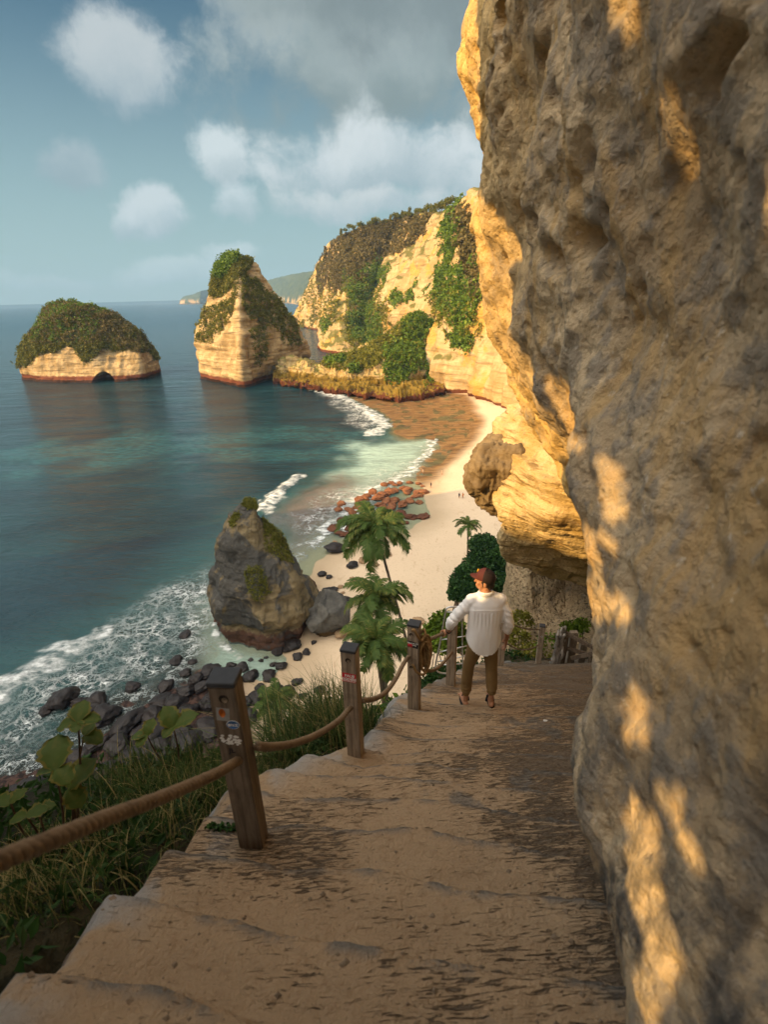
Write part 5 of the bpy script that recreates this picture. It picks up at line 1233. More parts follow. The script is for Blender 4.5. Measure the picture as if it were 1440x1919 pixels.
M_trou = plain('brown_trouser_cloth', (.21, .135, .055), .85, var=.2, scale=12, bump=.2); M_cloth_cap = plain('maroon_cap_cloth', (.085, .022, .020), .8, var=.15, scale=40); M_capd = plain('dark_cap_mesh', (.022, .014, .014), .85, var=.2, scale=90)
M_yl = plain('yellow_badge', (.65, .34, .02), .6); M_rub = plain('black_rubber', (.012, .012, .013), .6)
hd = loc(HAND)                                  # the hand on the rope
SL, SR = np.array([-.185, 0, 1.395]), np.array([.185, 0, 1.39]); EL, ER = np.array([-.375, .02, 1.12]), np.array([.262, -.03, 1.10])
WL = hd + [.045, -.075, .075]; WR = np.array([.285, .06, .865])
fl, fr_ = np.array([-.155, .09]), np.array([.125, -.05])
def gz(x, y): return float(path_height(np.array([man.location.x + x]), np.array([man.location.y + y]))[0][0]) - zg
zl, zr = gz(*fl), gz(*fr_)
body = []
body += chain([(0, 0, .95), (0, 0, 1.12), (0, 0, 1.28)], [.095, .09, .095]) + [ell((0, 0, 1.27), (.14, .080, .12)), ell((0, 0, .95), (.12, .09, .10))]
body += chain([SL + [.03, 0, -.04], SR + [-.03, 0, -.04]], [.040, .040]) + chain([(0, -.005, 1.38), (-.008, .01, 1.50)], [.062, .054])
body += chain([SL + [.03, 0, -.03], EL, WL], [.040, .038, .026]) + chain([SR + [-.03, 0, -.03], ER, WR], [.040, .038, .026])
for sgn, f_, z_ in ((-1, fl, zl), (1, fr_, zr)):
    body += chain([(sgn * .085, 0, .92), (f_[0] * .95, f_[1] + .03, .50), (f_[0], f_[1], z_ + .09)], [.078, .050, .032])
    body += chain([(f_[0], f_[1] - .02, z_ + .045), (f_[0] + sgn * .015, f_[1] + .09, z_ + .035), (f_[0] + sgn * .022, f_[1] + .15, z_ + .028)], [.034, .038, .030])
    for k in range(5): body += chain([(f_[0] + sgn * (.022 + (k - 2) * .016), f_[1] + .15, z_ + .024), (f_[0] + sgn * (.026 + (k - 2) * .019), f_[1] + .195 - abs(k - 1) * .008, z_ + .018)], [.010, .009])
# head, turned to the left
fd = np.array([-.93, .36, .0]); fd /= np.linalg.norm(fd); rt = np.array([fd[1], -fd[0], 0]); Rm = np.stack([rt, fd, [0, 0, 1]], 1); HC = np.array([-.015, .02, 1.60])
def H(a, b_, c_): return HC + rt * a + fd * b_ + np.array([0, 0, c_])
body += [ell(HC + [0, 0, .02], (.075, .095, .10), Rm), ell(H(0, .035, -.045), (.058, .058, .072), Rm), ell(H(0, .068, -.088), (.024, .024, .020), Rm)]
body += chain([H(0, .088, .008), H(0, .112, -.028)], [.010, .013]) + chain([H(-.035, .080, .020), H(.035, .080, .020)], [.013, .013]) + chain([H(-.018, .094, -.058), H(.018, .094, -.058)], [.0085, .0085]) + chain([H(-.016, .092, -.069), H(.016, .092, -.069)], [.009, .009])
for s_ in (-1, 1): body += [ell(H(s_ * .076, -.008, -.018), (.010, .021, .033), Rm), ell(H(s_ * .040, .066, -.022), (.022, .022, .020), Rm)]
# left hand gripping the rope, right hand hanging with curled fingers
rp = D(842, 1184, 5.2) - D(806, 1197, 4.52); rp /= np.linalg.norm(rp); up_ = np.array([.15, -.25, 1.]); up_ -= rp * np.dot(up_, rp); up_ /= np.linalg.norm(up_); sd_ = np.cross(rp, up_)
pc = hd + up_ * .030 - rp * .01
body += chain([WL, pc + rp * .002 + sd_ * .014], [.026, .024]) + [ell(pc + sd_ * .012, (.040, .036, .022), np.stack([rp, sd_, up_], 1))]
for k in range(4):
    o_ = rp * (-.034 + .021 * k); L = [.92, 1.0, .97, .8][k]
    body += chain([pc + o_ - sd_ * .018, hd + o_ - sd_ * .036 * L + up_ * .012, hd + o_ - sd_ * .024 * L - up_ * .024 * L, hd + o_ + sd_ * .006 - up_ * .028 * L], [.0105, .0095, .009, .008])
body += chain([pc - rp * .034 + sd_ * .020, hd - rp * .045 + sd_ * .034 - up_ * .006, hd - rp * .030 + sd_ * .018 - up_ * .026], [.013, .011, .0095])
ph_ = WR + [-.002, .022, -.062]
body += chain([WR, ph_], [.025, .022]) + [ell(ph_ + [0, 0, -.008], (.017, .040, .046))]
for k in range(4):
    o_ = np.array([0, -.028 + .0195 * k, -.045]); L = [.82, .97, 1.0, .9][k]
    body += chain([ph_ + o_, ph_ + o_ + np.array([-.004, .004, -.036]) * L, ph_ + o_ + np.array([-.018, .006, -.060]) * L, ph_ + o_ + np.array([-.034, .006, -.070]) * L], [.0100, .0092, .0085, .0075])
body += chain([ph_ + [0, .034, .004], ph_ + [-.012, .052, -.026], ph_ + [-.020, .048, -.052]], [.0125, .011, .009])
remesh(body, .0062, 'body', M_skin, man, 2)
# shirt
def ringloft(rings, n=40):      # (z or fn, cx, cy, rx, ry)
    an = np.linspace(0, 2 * math.pi, n, endpoint=False); V = []
    for (z_, cx_, cy_, rx_, ry_) in rings:
        zz = z_(an) if callable(z_) else np.full(n, z_); e = .86
        V.append(np.c_[cx_ + rx_ * np.sign(np.cos(an)) * np.abs(np.cos(an)) ** e, cy_ + ry_ * np.sign(np.sin(an)) * np.abs(np.sin(an)) ** e, zz])
    V = np.vstack(V); Fc = [tuple(f) for f in gridfaces(len(rings), n, True)] + [tuple(range(n))[::-1], tuple(range((len(rings) - 1) * n, len(rings) * n))]
    return V, Fc
hem = lambda an: .765 + .145 * np.abs(np.cos(an)) ** 2.4
shirt = [ringloft([(hem, .0, -.005, .200, .140), (lambda an: hem(an) * .6 + .4 * 1.0, 0, -.005, .200, .142), (1.05, 0, -.005, .186, .132), (1.18, 0, -.005, .190, .124), (1.29, 0, -.008, .198, .120), (1.36, 0, -.008, .190, .106), (1.415, 0, -.006, .150, .088), (1.445, 0, .0, .110, .078), (1.462, -.003, .004, .082, .070)])]
shirt += [capsule((-.165, 0, 1.375), (-.05, 0, 1.425), .070, .060), capsule((.165, 0, 1.375), (.05, 0, 1.425), .070, .060)]
cl = EL + (WL - EL) * .30; cr = ER + (WR - ER) * .32
shirt += chain([SL + [.028, 0, -.022], (SL + EL) / 2 + [0, -.01, -.015], EL + [0, -.01, -.005], cl], [.062, .064, .062, .054]) + chain([SR + [-.028, 0, -.022], (SR + ER) / 2 + [.01, -.01, 0], ER + [.006, -.01, 0], cr], [.062, .064, .060, .053])
def shirt_disp(co, nr):
    back = (nr[:, 1] < .2); z_ = co[:, 2]; x_ = co[:, 0]
    f = .0085 * fbm(co * [11, 5, 2.2], 1.0, 3, .5, 201) + .010 * fbm(co * [5, 5, 3.0], 1.0, 3, .5, 202)
    f = f + np.where((z_ < 1.30) & (z_ > 1.05) & (np.abs(x_) < .16), .0035 * np.sin(x_ * 150 + 3 * fbm(co, 4, 2)) * sm(1.04, 1.28, z_), 0)
    f = f + .006 * np.exp(-((z_ - (1.305 + .02 * np.cos(x_ * 9))) / .006) ** 2) * (np.abs(x_) < .2)
    arm = np.abs(x_) > .215; f = f + np.where(arm, .005 * np.sin(z_ * 60 + x_ * 40 + 9 * fbm(co, 6, 3)), 0)
    return co + nr * f[:, None]
remesh(shirt, .009, 'shirt', M_shirt, man, 3, shirt_disp)
for a_, b_ in ((EL, WL), (ER, WR)):
    t_ = (b_ - a_) / np.linalg.norm(b_ - a_); c_ = a_ + (b_ - a_) * .33
    remesh([capsule(c_ - t_ * .024, c_ + t_ * .020, .058, .056)], .009, 'cuff', M_shirt, man, 1, lambda co, nr: co + nr * (.004 * fbm(co * 22, 1, 2))[:, None])
cp = [HC * [1, 1, 0] + [0, 0, 0]]
cc = [[.075 * math.cos(a) - .006, .066 * math.sin(a) + .004, 1.470 + .014 * math.cos(a + 1.5)] for a in np.linspace(0, 2 * math.pi, 24, endpoint=False)]
cc.append(cc[0]); remesh([tube(cc, .016, 8), tube(np.array(cc) + [0, 0, -.016], .019, 8)], .006, 'collar', M_shirt, man, 2)
# trousers
tr2 = [ell((0, 0, .93), (.150, .11, .12))]
for sgn, f_, z_ in ((-1, fl, zl), (1, fr_, zr)):
    tr2 += chain([(sgn * .080, 0, .90), (sgn * .092, .005, .78), (f_[0] * .90, f_[1] * .6 + .02, .50), (f_[0] * .98, f_[1] + .005, .28), (f_[0], f_[1], z_ + .23)], [.100, .092, .070, .068, .060])
    tr2 += chain([(f_[0] - .0, f_[1], z_ + .245), (f_[0], f_[1], z_ + .215)], [.060, .056])
def tdisp(co, nr): return co + nr * (.007 * fbm(co * [5, 5, 11], 1, 4, .6, 211) + .006 * np.sin(co[:, 2] * 120 + 5 * fbm(co, 6, 2)) * sm(.34, .18, co[:, 2]))[:, None]
remesh(tr2, .009, 'trousers', M_trou, man, 2, tdisp)
# hair, cap, watch, sandals
remesh([ell(H(0, -.018, .010), (.082, .088, .085), Rm), ell(H(0, -.055, -.04), (.062, .045, .055), Rm)] + [capsule(H(s_ * .070, .012, .01), H(s_ * .074, .010, -.035), .012, .008) for s_ in (-1, 1)], .006, 'hair', M_hair, man, 1, lambda co, nr: co + nr * (.003 * fbm(co * 60, 1, 2))[:, None])
th = np.linspace(0, math.pi * .54, 12); ph = np.linspace(0, 2 * math.pi, 32, endpoint=False)
V = np.array([H(math.sin(t) * math.cos(p_) * .092, math.sin(t) * math.sin(p_) * .108 - .004, .040 + math.cos(t) * .092 - .012 * max(0, -math.sin(p_))) for t in th for p_ in ph])
Fc = [tuple(f) for f in gridfaces(12, 32, True)]; mid2 = [(f[0] % 32) for f in Fc]
capo = thing('x', None, None) if False else None
front_f = [f for f in Fc if 1 <= (f[0] % 32) <= 14]; back_f = [f for f in Fc if not (1 <= (f[0] % 32) <= 14)]
def sub(V, Fs):
    idx = sorted({i for f in Fs for i in f}); mp = {i: k for k, i in enumerate(idx)}; return V[idx], [tuple(mp[i] for i in f) for f in Fs]
def mesh_local(name, V, Fc, mat, par): return build(name, np.asarray(V) + (np.array(man.location) if par is man else 0), Fc, mat, par)
v_, f_ = sub(V, front_f); capb = mesh_local('cap', v_, f_, M_cloth_cap, man); v_, f_ = sub(V, back_f); mesh_local('cap_back', v_, f_, M_capd, capb)
nb = 14; rows_ = []
for j in range(6):
    tj = j / 5; rows_.append([H(.074 * (1 - .12 * tj ** 2) * math.sin(a), .088 * math.cos(a) * (1 if abs(a) < 1.4 else 1) + tj * .082 * math.cos(a) ** .5, .040 - .010 * tj + .020 * math.cos(a * 1.1) - .006) for a in np.linspace(-1.35, 1.35, nb)])
V = np.array(rows_).reshape(-1, 3); V = np.vstack([V, V - [0, 0, .004]]); F1 = [tuple(f) for f in gridfaces(6, nb)]; F2 = [tuple(i + 6 * nb for i in f[::-1]) for f in F1]
mesh_local('brim', V, F1 + F2, M_cloth_cap, capb)
em = [ell(H(.035, .088, .085), (.016, .010, .014), Rm, 8), ell(H(.046, .080, .078), (.011, .010, .009), Rm, 8), ell(H(.026, .092, .076), (.009, .009, .010), Rm, 8)]
v_, f_ = join(em); mesh_local('badge', v_, f_, M_yl, capb)
t_ = (WL - EL) / np.linalg.norm(WL - EL); c_ = EL + (WL - EL) * .90; s_ = np.cross(t_, [0, 0, 1]); s_ /= np.linalg.norm(s_); u_ = np.cross(t_, s_)
ringp = np.array([c_ + .030 * (math.cos(a) * s_ + math.sin(a) * u_) for a in np.linspace(0, 2 * math.pi, 20)]); v_, f_ = join([tube(ringp - t_ * .006, .0055, 6), tube(ringp + t_ * .006, .0055, 6), ell(c_ + u_ * -.033, (.014, .014, .007), None, 8)]); mesh_local('wristwatch', v_, f_, M_rub, man)
for sgn, f_, z_ in ((-1, fl, zl), (1, fr_, zr)):
    an = np.linspace(0, 2 * math.pi, 24, endpoint=False); o_ = np.c_[f_[0] + sgn * .015 + .045 * np.cos(an) * (1 + .1 * np.sin(an)), f_[1] + .075 + .135 * np.sin(an), np.zeros(24) + z_]
    V = np.vstack([o_ + [0, 0, -.004], o_ + [0, 0, .014]]); Fc = [tuple(range(24))[::-1], tuple(range(24, 48))] + [(i, (i + 1) % 24, 24 + (i + 1) % 24, 24 + i) for i in range(24)]
    sole = mesh_local('sandal', V, Fc, M_rub, man)
    st = tube(smooth_curve([(f_[0] - .046, f_[1] + .07, z_ + .01), (f_[0] - .022, f_[1] + .09, z_ + .070), (f_[0] + .015 * sgn, f_[1] + .10, z_ + .080), (f_[0] + .04, f_[1] + .09, z_ + .065), (f_[0] + .052, f_[1] + .07, z_ + .01)], 16), .011, 8); build('strap', *st, M_rub, sole)

# small people on the far sand
M_c1 = plain('beige_clothes', (.55, .42, .30), .8); M_c2 = plain('orange_clothes', (.50, .16, .05), .8); M_c3 = plain('dark_clothes', (.05, .05, .06), .8)
for (px, py, mt, lb) in ((861, 934, M_c3, 'tiny person in dark clothes standing on the far sand, left of a pair'), (868, 934, M_c2, 'tiny person in orange top standing on the far sand, right of a pair'),
                         (829, 890, M_c1, 'tiny person in pale clothes standing alone higher up the far sand'), (793, 888, M_c1, 'tiny person at the water edge beside the flat reef'), (808, 914, M_c3, 'tiny person standing just above the orange reef rocks')):
    g = G(px, py, 1.0); z_ = tz_at(g[0], g[1]); g = G(px, py, z_); r = thing('person', lb, 'person', tuple(np.array([g[0], g[1], z_])), 'tiny people far off on the beach')
    f_ = [capsule((-.09, 0, .06), (-.08, 0, .85), .06, .09, 8), capsule((.12, .1, .06), (.08, 0, .85), .06, .09, 8), capsule((0, 0, .9), (0, 0, 1.35), .15, .17, 8), capsule((-.2, 0, 1.4), (-.28, .05, .85), .05, .04, 8), capsule((.2, 0, 1.4), (.27, .05, .88), .05, .04, 8), capsule((0, 0, 1.4), (0, 0, 1.52), .06, .06, 8), ell((0, 0, 1.63), (.09, .1, .12), None, 8)]
    remesh(f_, .03, 'body', M_skin, r, 1); remesh([capsule((0, 0, .95), (0, 0, 1.36), .18, .20, 10), capsule((0, 0, .75), (0, 0, .95), .17, .17, 10)], .03, 'clothes', mt, r, 1); remesh([ell((0, -.01, 1.67), (.1, .11, .1), None, 8)], .03, 'hair', M_hair, r, 1)

# ================================================================== palms
def frond(L, droop, rise, seed, nl=30, lw=.16, ll=.84):
    r_ = np.random.default_rng(seed); s = np.linspace(0, 1, 16); x = np.cumsum(np.cos(rise - (rise + droop) * s ** 1.25)) ; z = np.cumsum(np.sin(rise - (rise + droop) * s ** 1.25)); k = L / 16
    C = np.c_[x * k, 0 * x, z * k]; C = C - C[0]; V, Fq, tn = [], [], []
    tv, tf = tube(C, np.linspace(.035, .008, 16), 4); V += list(tv); Fq += [f for f in tf if len(f) == 4]; tn += [.75] * len(Fq); bias = r_.random() * .5
    for i in range(nl):
        t = .10 + .90 * i / nl; pos = np.array([np.interp(t, s, C[:, j]) for j in range(3)]); tan = np.array([np.interp(min(t + .03, 1), s, C[:, j]) - np.interp(t - .03, s, C[:, j]) for j in range(3)]); tan /= np.linalg.norm(tan)
        l_ = ll * (math.sin(math.pi * (.15 + .8 * t)) ** .6) * (.85 + .3 * r_.random())
        for sg in (-1, 1):
            d1 = tan * .55 + np.array([0, sg * .80, .12 - .1 * r_.random()]) + r_.normal(size=3) * .07; d1 /= np.linalg.norm(d1); d2 = d1 * .75 + tan * .15 + np.array([0, 0, -.75]); d2 /= np.linalg.norm(d2)
            wv_ = np.cross(d1, [0, 0, 1.]); wv_ = tan * lw * .6; a = pos; b1 = a + d1 * l_ * .5; c1 = b1 + d2 * l_ * .5; n0 = len(V)
            V += [a - wv_ * .5, a + wv_ * .5, b1 + wv_ * .55, b1 - wv_ * .55, c1 + wv_ * .08, c1 - wv_ * .08]; Fq += [(n0, n0 + 1, n0 + 2, n0 + 3), (n0 + 3, n0 + 2, n0 + 4, n0 + 5)]
            tt_ = np.clip(.15 + bias + .35 * r_.random(), 0, 1); tn += [tt_, min(1, tt_ + .1)]
    return np.array(V), Fq, tn
FR = []
for i, (L, dr, ri) in enumerate([(1, .35, 1.25), (1, .75, .95), (1, 1.05, .65), (1, 1.25, .25), (1, 1.35, -.15)]):
    v_, f_, tn = frond(3.0, dr, ri, 300 + i); me_o = build('frond', v_, f_, V_palm, smooth=False, fattrs=dict(tint=tn)); FR.append(me_o.data); bpy.data.objects.remove(me_o)
def palm(label, crown, base, scale, nf, seed, bend=(0, 0, 0), tr_r=(.20, .13), hidden=False, lean=(0, 0)):
    crown, base = np.array(crown, float), np.array(base, float); r = thing('palm_tree', label, 'palm tree', tuple(base), None); r_ = np.random.default_rng(seed)
    C = smooth_curve([base, (base + crown) / 2 + np.array(bend), crown], 40); rad = np.linspace(tr_r[0], tr_r[1], 40); rad = rad * (1 + .07 * (np.arange(40) % 2)); rad[:3] *= [1.5, 1.25, 1.1]; build('trunk', *tube(C, rad, 9), M_bark, r)
    ga = 2.39996
    for i in range(nf):
        k = i / nf; idx = min(4, int(k * 5)); o = bpy.data.objects.new('frond', FR[idx]); COL.objects.link(o); o.parent = r; o.location = tuple(crown - base + [0, 0, .15 - .25 * k])
        s_ = scale * (.72 + .45 * r_.random()) * (.8 if idx == 0 else 1); o.scale = (s_, s_, s_); o.rotation_euler = (r_.normal() * .28 + lean[0], r_.normal() * .20 + lean[1], i * ga + r_.normal() * .35)
    return r
def hill_z(x, y): return float(max(hill_height(np.array([[x, y]]))[0], tz_at(x, y)))
def PB(px, py, y): q = D(px, py, y); return q
cA = PB(704, 990, 48); bA = PB(800, 1196, 46.5); bA2 = bA + (bA - PB(770, 1145, 47)) * .5; zb_ = hill_z(bA2[0], bA2[1]); bA2[2] = zb_ - .2
tp = palm('tallest coconut palm, full round crown on a thin leaning trunk over the beach', cA, bA2, 1.50, 46, 1, bend=(PB(772, 1145, 47) - (PB(772, 1145, 47) * 0 + (cA + bA2) / 2)) * [1, .2, 0] * .62)
cB = PB(703, 1122, 41); palm('spreading palm crown directly below the tallest palm', cB, [cB[0] + 1.2, cB[1] - .5, hill_z(cB[0] + 1.2, cB[1] - .5) - .3], 1.35, 30, 2, (.2, 0, 0))
cC = PB(706, 1205, 30); palm('dark palm with drooping fronds right behind the red sticker post', cC, [cC[0] + .6, cC[1], hill_z(cC[0] + .6, cC[1]) - .3], 1.10, 36, 3, (.1, 0, 0), (.24, .17))
cD = PB(878, 985, 88); palm('small palm standing alone on the sand above the green tree', cD, [cD[0] + .3, cD[1], tz_at(cD[0], cD[1]) - .3], 1.05, 20, 4, (0, 0, 0), (.22, .16))
cE = PB(515, 1315, 26); palm('low dark palm clump below the slope, left of the tall arching grass', cE, [cE[0], cE[1], hill_z(cE[0], cE[1]) - .3], .62, 24, 5, (0, 0, 0), (.16, .12))

# broad leaved trees above the beach, and bushes beside the path
def leafy(name, label, cat, lobes, leaf, n, mat, base, ncl=60, trunk=True, group=None, seed=0, stems=5):
    r = thing(name, label, cat, tuple(base), group); r_ = np.random.default_rng(seed); cents = []
    for (c, rad) in lobes:
        k = ncl; d = r_.normal(size=(k, 3)); d /= np.linalg.norm(d, axis=1, keepdims=True); d[:, 2] = np.abs(d[:, 2]) * .9 - .25; d[:, 1] -= .15
        cents.append(np.array(c) + d * np.array(rad) * (.55 + .45 * r_.random((k, 1)) ** .3))
    cents = np.vstack(cents); V, Fc, t = leaves(cents, leaf, n, r_, leaf * 2.6, 1.5); build('foliage' if not trunk else 'crown', V, Fc, mat, r, smooth=False, fattrs=dict(tint=t))
    prt = []; b0 = np.array(base)
    for i in range(stems if not trunk else len(lobes)):
        e = np.array(lobes[i % len(lobes)][0]) + r_.normal(size=3) * np.array(lobes[i % len(lobes)][1]) * .3
        prt.append(tube(smooth_curve([b0, b0 * .5 + e * .5 + r_.normal(size=3) * .1 * np.linalg.norm(e - b0), e], 10), np.linspace(.05, .015, 10) * (np.linalg.norm(e - b0) * .6 if trunk else .6), 6))
    build('trunk' if trunk else 'stem', *join(prt), M_bark if trunk else M_stem, r); return r
def LB(px, py, y, rpx, ry=None, rz=None):
    q = D(px, py, y); s_ = (q - CAM) @ FW / F_PX; return (q, (rpx * s_, (ry or rpx) * s_, (rz or rpx) * s_))
q = D(905, 1120, 70); zt = tz_at(q[0], q[1])
leafy('tree', 'big dense green tree rising behind the cap of the man, against the rock', 'tree', [LB(918, 1035, 70, 36), LB(900, 1060, 69, 34), LB(925, 1075, 69, 32), LB(905, 1020, 71, 24), LB(940, 1050, 71, 26), LB(895, 1085, 68, 30), LB(925, 1110, 68, 34)], .30, 26, V_tree, (q[0] + 1, q[1], zt), 110, seed=21)
q = D(872, 1130, 66); leafy('tree', 'smaller rounded green tree left of the face of the man', 'tree', [LB(870, 1092, 66, 27), LB(862, 1110, 65.5, 18), LB(882, 1108, 65, 22), LB(872, 1075, 66.5, 17)], .28, 26, V_tree, (q[0], q[1], tz_at(q[0], q[1])), 110, seed=22)
q = D(830, 1215, 14); leafy('bush', 'bright green bush between the rope bundle and the metal frame', 'bush', [LB(832, 1165, 14, 22), LB(818, 1180, 14, 20), LB(848, 1175, 14.5, 22), LB(825, 1200, 13.5, 24), LB(850, 1200, 14, 26)], .085, 16, V_green, (q[0], q[1], hill_z(q[0], q[1]) - .1), 60, False, seed=23)
q = D(820, 1290, 7.2); leafy('bush', 'dark green creeping bush hanging over the edge below the metal frame', 'bush', [LB(800, 1285, 7.4, 26, rz=14), LB(822, 1270, 7.4, 24, rz=16), LB(840, 1262, 7.6, 26, rz=12), LB(790, 1300, 7.0, 22, rz=14), LB(862, 1255, 8, 20, rz=14)], .035, 14, V_tree, (q[0], q[1], hill_z(q[0], q[1])), 60, False, seed=24)
q = D(975, 1250, 12.4); leafy('bush', 'green creeper climbing the gravelly rock right of the man', 'bush', [LB(975, 1165, 14.2, 22, rz=30), LB(968, 1195, 13.4, 24, rz=26), LB(1000, 1225, 12.2, 34, rz=18), LB(985, 1240, 12.0, 32, rz=14)], .06, 12, V_cliff, (q[0], q[1], D(975, 1250, 12.4)[2] - .3), 55, False, seed=25)
q = D(1075, 1215, 12); leafy('bush', 'green sprig showing above the timber fence against the gravelly rock', 'bush', [LB(1063, 1176, 11.8, 9), LB(1084, 1180, 11.6, 13, rz=10), LB(1090, 1170, 11.6, 8), LB(1035, 1205, 11.8, 26, rz=20)], .06, 10, V_green, (q[0], q[1], q[2] - .2), 26, False, seed=26)

# ------------------------------------------------------------------ grass
def grass(label, roots, h, wd, lean, seed, per=90, spread=.12, droop=1.0, dry=.15):
    r_ = np.random.default_rng(seed); roots = np.repeat(roots, per, 0); n = len(roots); roots = roots + r_.normal(size=(n, 3)) * [spread, spread, .02]
    a = r_.random(n) * 6.28; dirh = np.c_[np.cos(a), np.sin(a)] * (.35 + .65 * r_.random(n))[:, None] + np.array(lean); L = h * (.55 + .7 * r_.random(n)); dr = droop * (.5 + r_.random(n))
    seg = 6; V = np.zeros((n, seg + 1, 2, 3)); pos = roots.copy(); el = 1.25 + .2 * r_.normal(size=n); w0 = wd * (.7 + .6 * r_.random(n)); hn = dirh / (np.linalg.norm(dirh, axis=1, keepdims=True) + 1e-6); side = np.c_[-hn[:, 1], hn[:, 0], np.zeros(n)]; hl = np.clip(np.linalg.norm(dirh, axis=1), .2, 1.3)
    for k in range(seg + 1):
        wk = w0 * (1 - (k / seg) ** 1.6 * .92); V[:, k, 0] = pos - side * wk[:, None] / 2; V[:, k, 1] = pos + side * wk[:, None] / 2
        e = el - dr * (k / seg) * 1.5 * hl; pos = pos + np.c_[hn * np.cos(e)[:, None] * np.maximum(hl, .5)[:, None], np.sin(e)] * (L / seg)[:, None]
    b0 = np.arange(n)[:, None] * (seg + 1) * 2; k = np.arange(seg)[None, :] * 2
    Fc = np.stack([b0 + k, b0 + k + 1, b0 + k + 3, b0 + k + 2], -1).reshape(-1, 4); t = .6 * r_.random(n); t[r_.random(n) < dry] = .95
    o = build('grass', V.reshape(-1, 3), Fc, V_grass, smooth=False, fattrs=dict(tint=np.repeat(t, seg))); tag(o, label, 'grass', kind='stuff')
def onhill(px, py):
    d = ray(px, py); a = .8; prev = a
    while a < 90:
        q = CAM + d * a
        if q[2] < hill_height(np.array([q[:2]]))[0]: return CAM + d * prev
        prev = a; a += .06 + a * .01
    return CAM + d * a
rg = np.random.default_rng(9)
def roots_px(poly, n):
    poly = np.array(poly, float); lo_, hi_ = poly.min(0), poly.max(0); out = []
    while len(out) < n:
        q = lo_ + (hi_ - lo_) * rg.random(2)
        if sdpoly(np.array([q]), poly)[0] < 0:
            g = onhill(*q)
            if np.linalg.norm(g - CAM) < 14: out.append(g)
            else: out.append(None)
    return np.array([o for o in out if o is not None]).reshape(-1, 3)
def roots_xy(pts, n, sp):
    out = []
    for x, y in pts:
        for _ in range(n): a, b_ = x + rg.normal() * sp, y + rg.normal() * sp; out.append((a, b_, float(hill_height(np.array([[a, b_]]))[0]) - .02))
    return np.array(out)
g1 = np.array([D(px, py, y)[:2] for px, py, y in [(300, 1440, 3.1), (350, 1430, 3.1), (390, 1440, 2.9), (270, 1480, 3.0), (330, 1490, 2.8), (380, 1500, 2.6), (420, 1470, 2.7)]])
grass('short bright green grass on the slope left of the nearest post', roots_xy(g1, 7, .22), .34, .007, (-.1, 0), 1, 60, .10, .8, .12)
g2 = np.array([D(px, py, y)[:2] for px, py, y in [(530, 1400, 4.2), (620, 1350, 4.5), (585, 1400, 4.6), (600, 1400, 3.9), (560, 1410, 3.7), (640, 1370, 4.1), (610, 1370, 4.3), (650, 1395, 3.9), (690, 1370, 4.2), (580, 1380, 4.1)]])
grass('tall arching blue green grass between the two nearest posts', roots_xy(g2, 5, .17), .80, .009, (-.45, .1), 2, 60, .09, 1.15, .20)
g3 = np.array([D(px, py, y)[:2] for px, py, y in [(500, 1450, 3.0), (540, 1430, 3.3), (470, 1440, 3.2)]]); grass('low tangled grass at the foot of the slope edge between the nearest posts', roots_xy(g3, 6, .14), .30, .007, (-.2, 0), 3, 50, .09, 1.1, .3)
g4 = np.array([D(px, py, y)[:2] for px, py, y in [(150, 1620, 2.0), (220, 1600, 2.1), (300, 1560, 2.4), (250, 1540, 2.6), (90, 1700, 1.7), (180, 1680, 1.7), (60, 1640, 2.1), (330, 1540, 2.4), (20, 1780, 1.4)]])
grass('dark tangled grass in the shade below the rope in the lower left', roots_xy(g4, 5, .16), .30, .007, (-.1, 0), 4, 40, .10, 1.2, .35)
# undergrowth carpet over the hillside
pts = []
for _ in range(5200):
    y = -1.5 + 16 * rg.random() ** 1.2; x = -7 + 11 * rg.random(); pts.append((x, y))
pts = np.array(pts); dd = sdpoly(pts, PATH); pts = pts[(dd > .12) & (dd < 5.5)]
q = np.c_[pts, hill_height(pts) + .03]; V, Fc, t = leaves(q, .040, 18, rng, .15, 2.4, .5); o = build('undergrowth', V, Fc, V_tree, smooth=False, fattrs=dict(tint=t * .8)); tag(o, 'tangled dark undergrowth covering the slope below the path', 'undergrowth', kind='stuff')
pts = np.c_[-26 + 52 * rg.random(7000), 12 + 44 * rg.random(7000)]; dd = sdpoly(pts, PATH); hh = hill_height(pts); keep = (dd > 3) & (hh > tz_at(0, 60) + .8) & (hh > 1.5); pts = pts[keep]
q = np.c_[pts, hh[keep] + .2]; V, Fc, t = leaves(q, .22, 12, rng, .7, 1.6, .4); o = build('undergrowth', V, Fc, V_green, smooth=False, fattrs=dict(tint=t * .7)); tag(o, 'green scrub on the steep ground lower down towards the beach', 'undergrowth', kind='stuff')

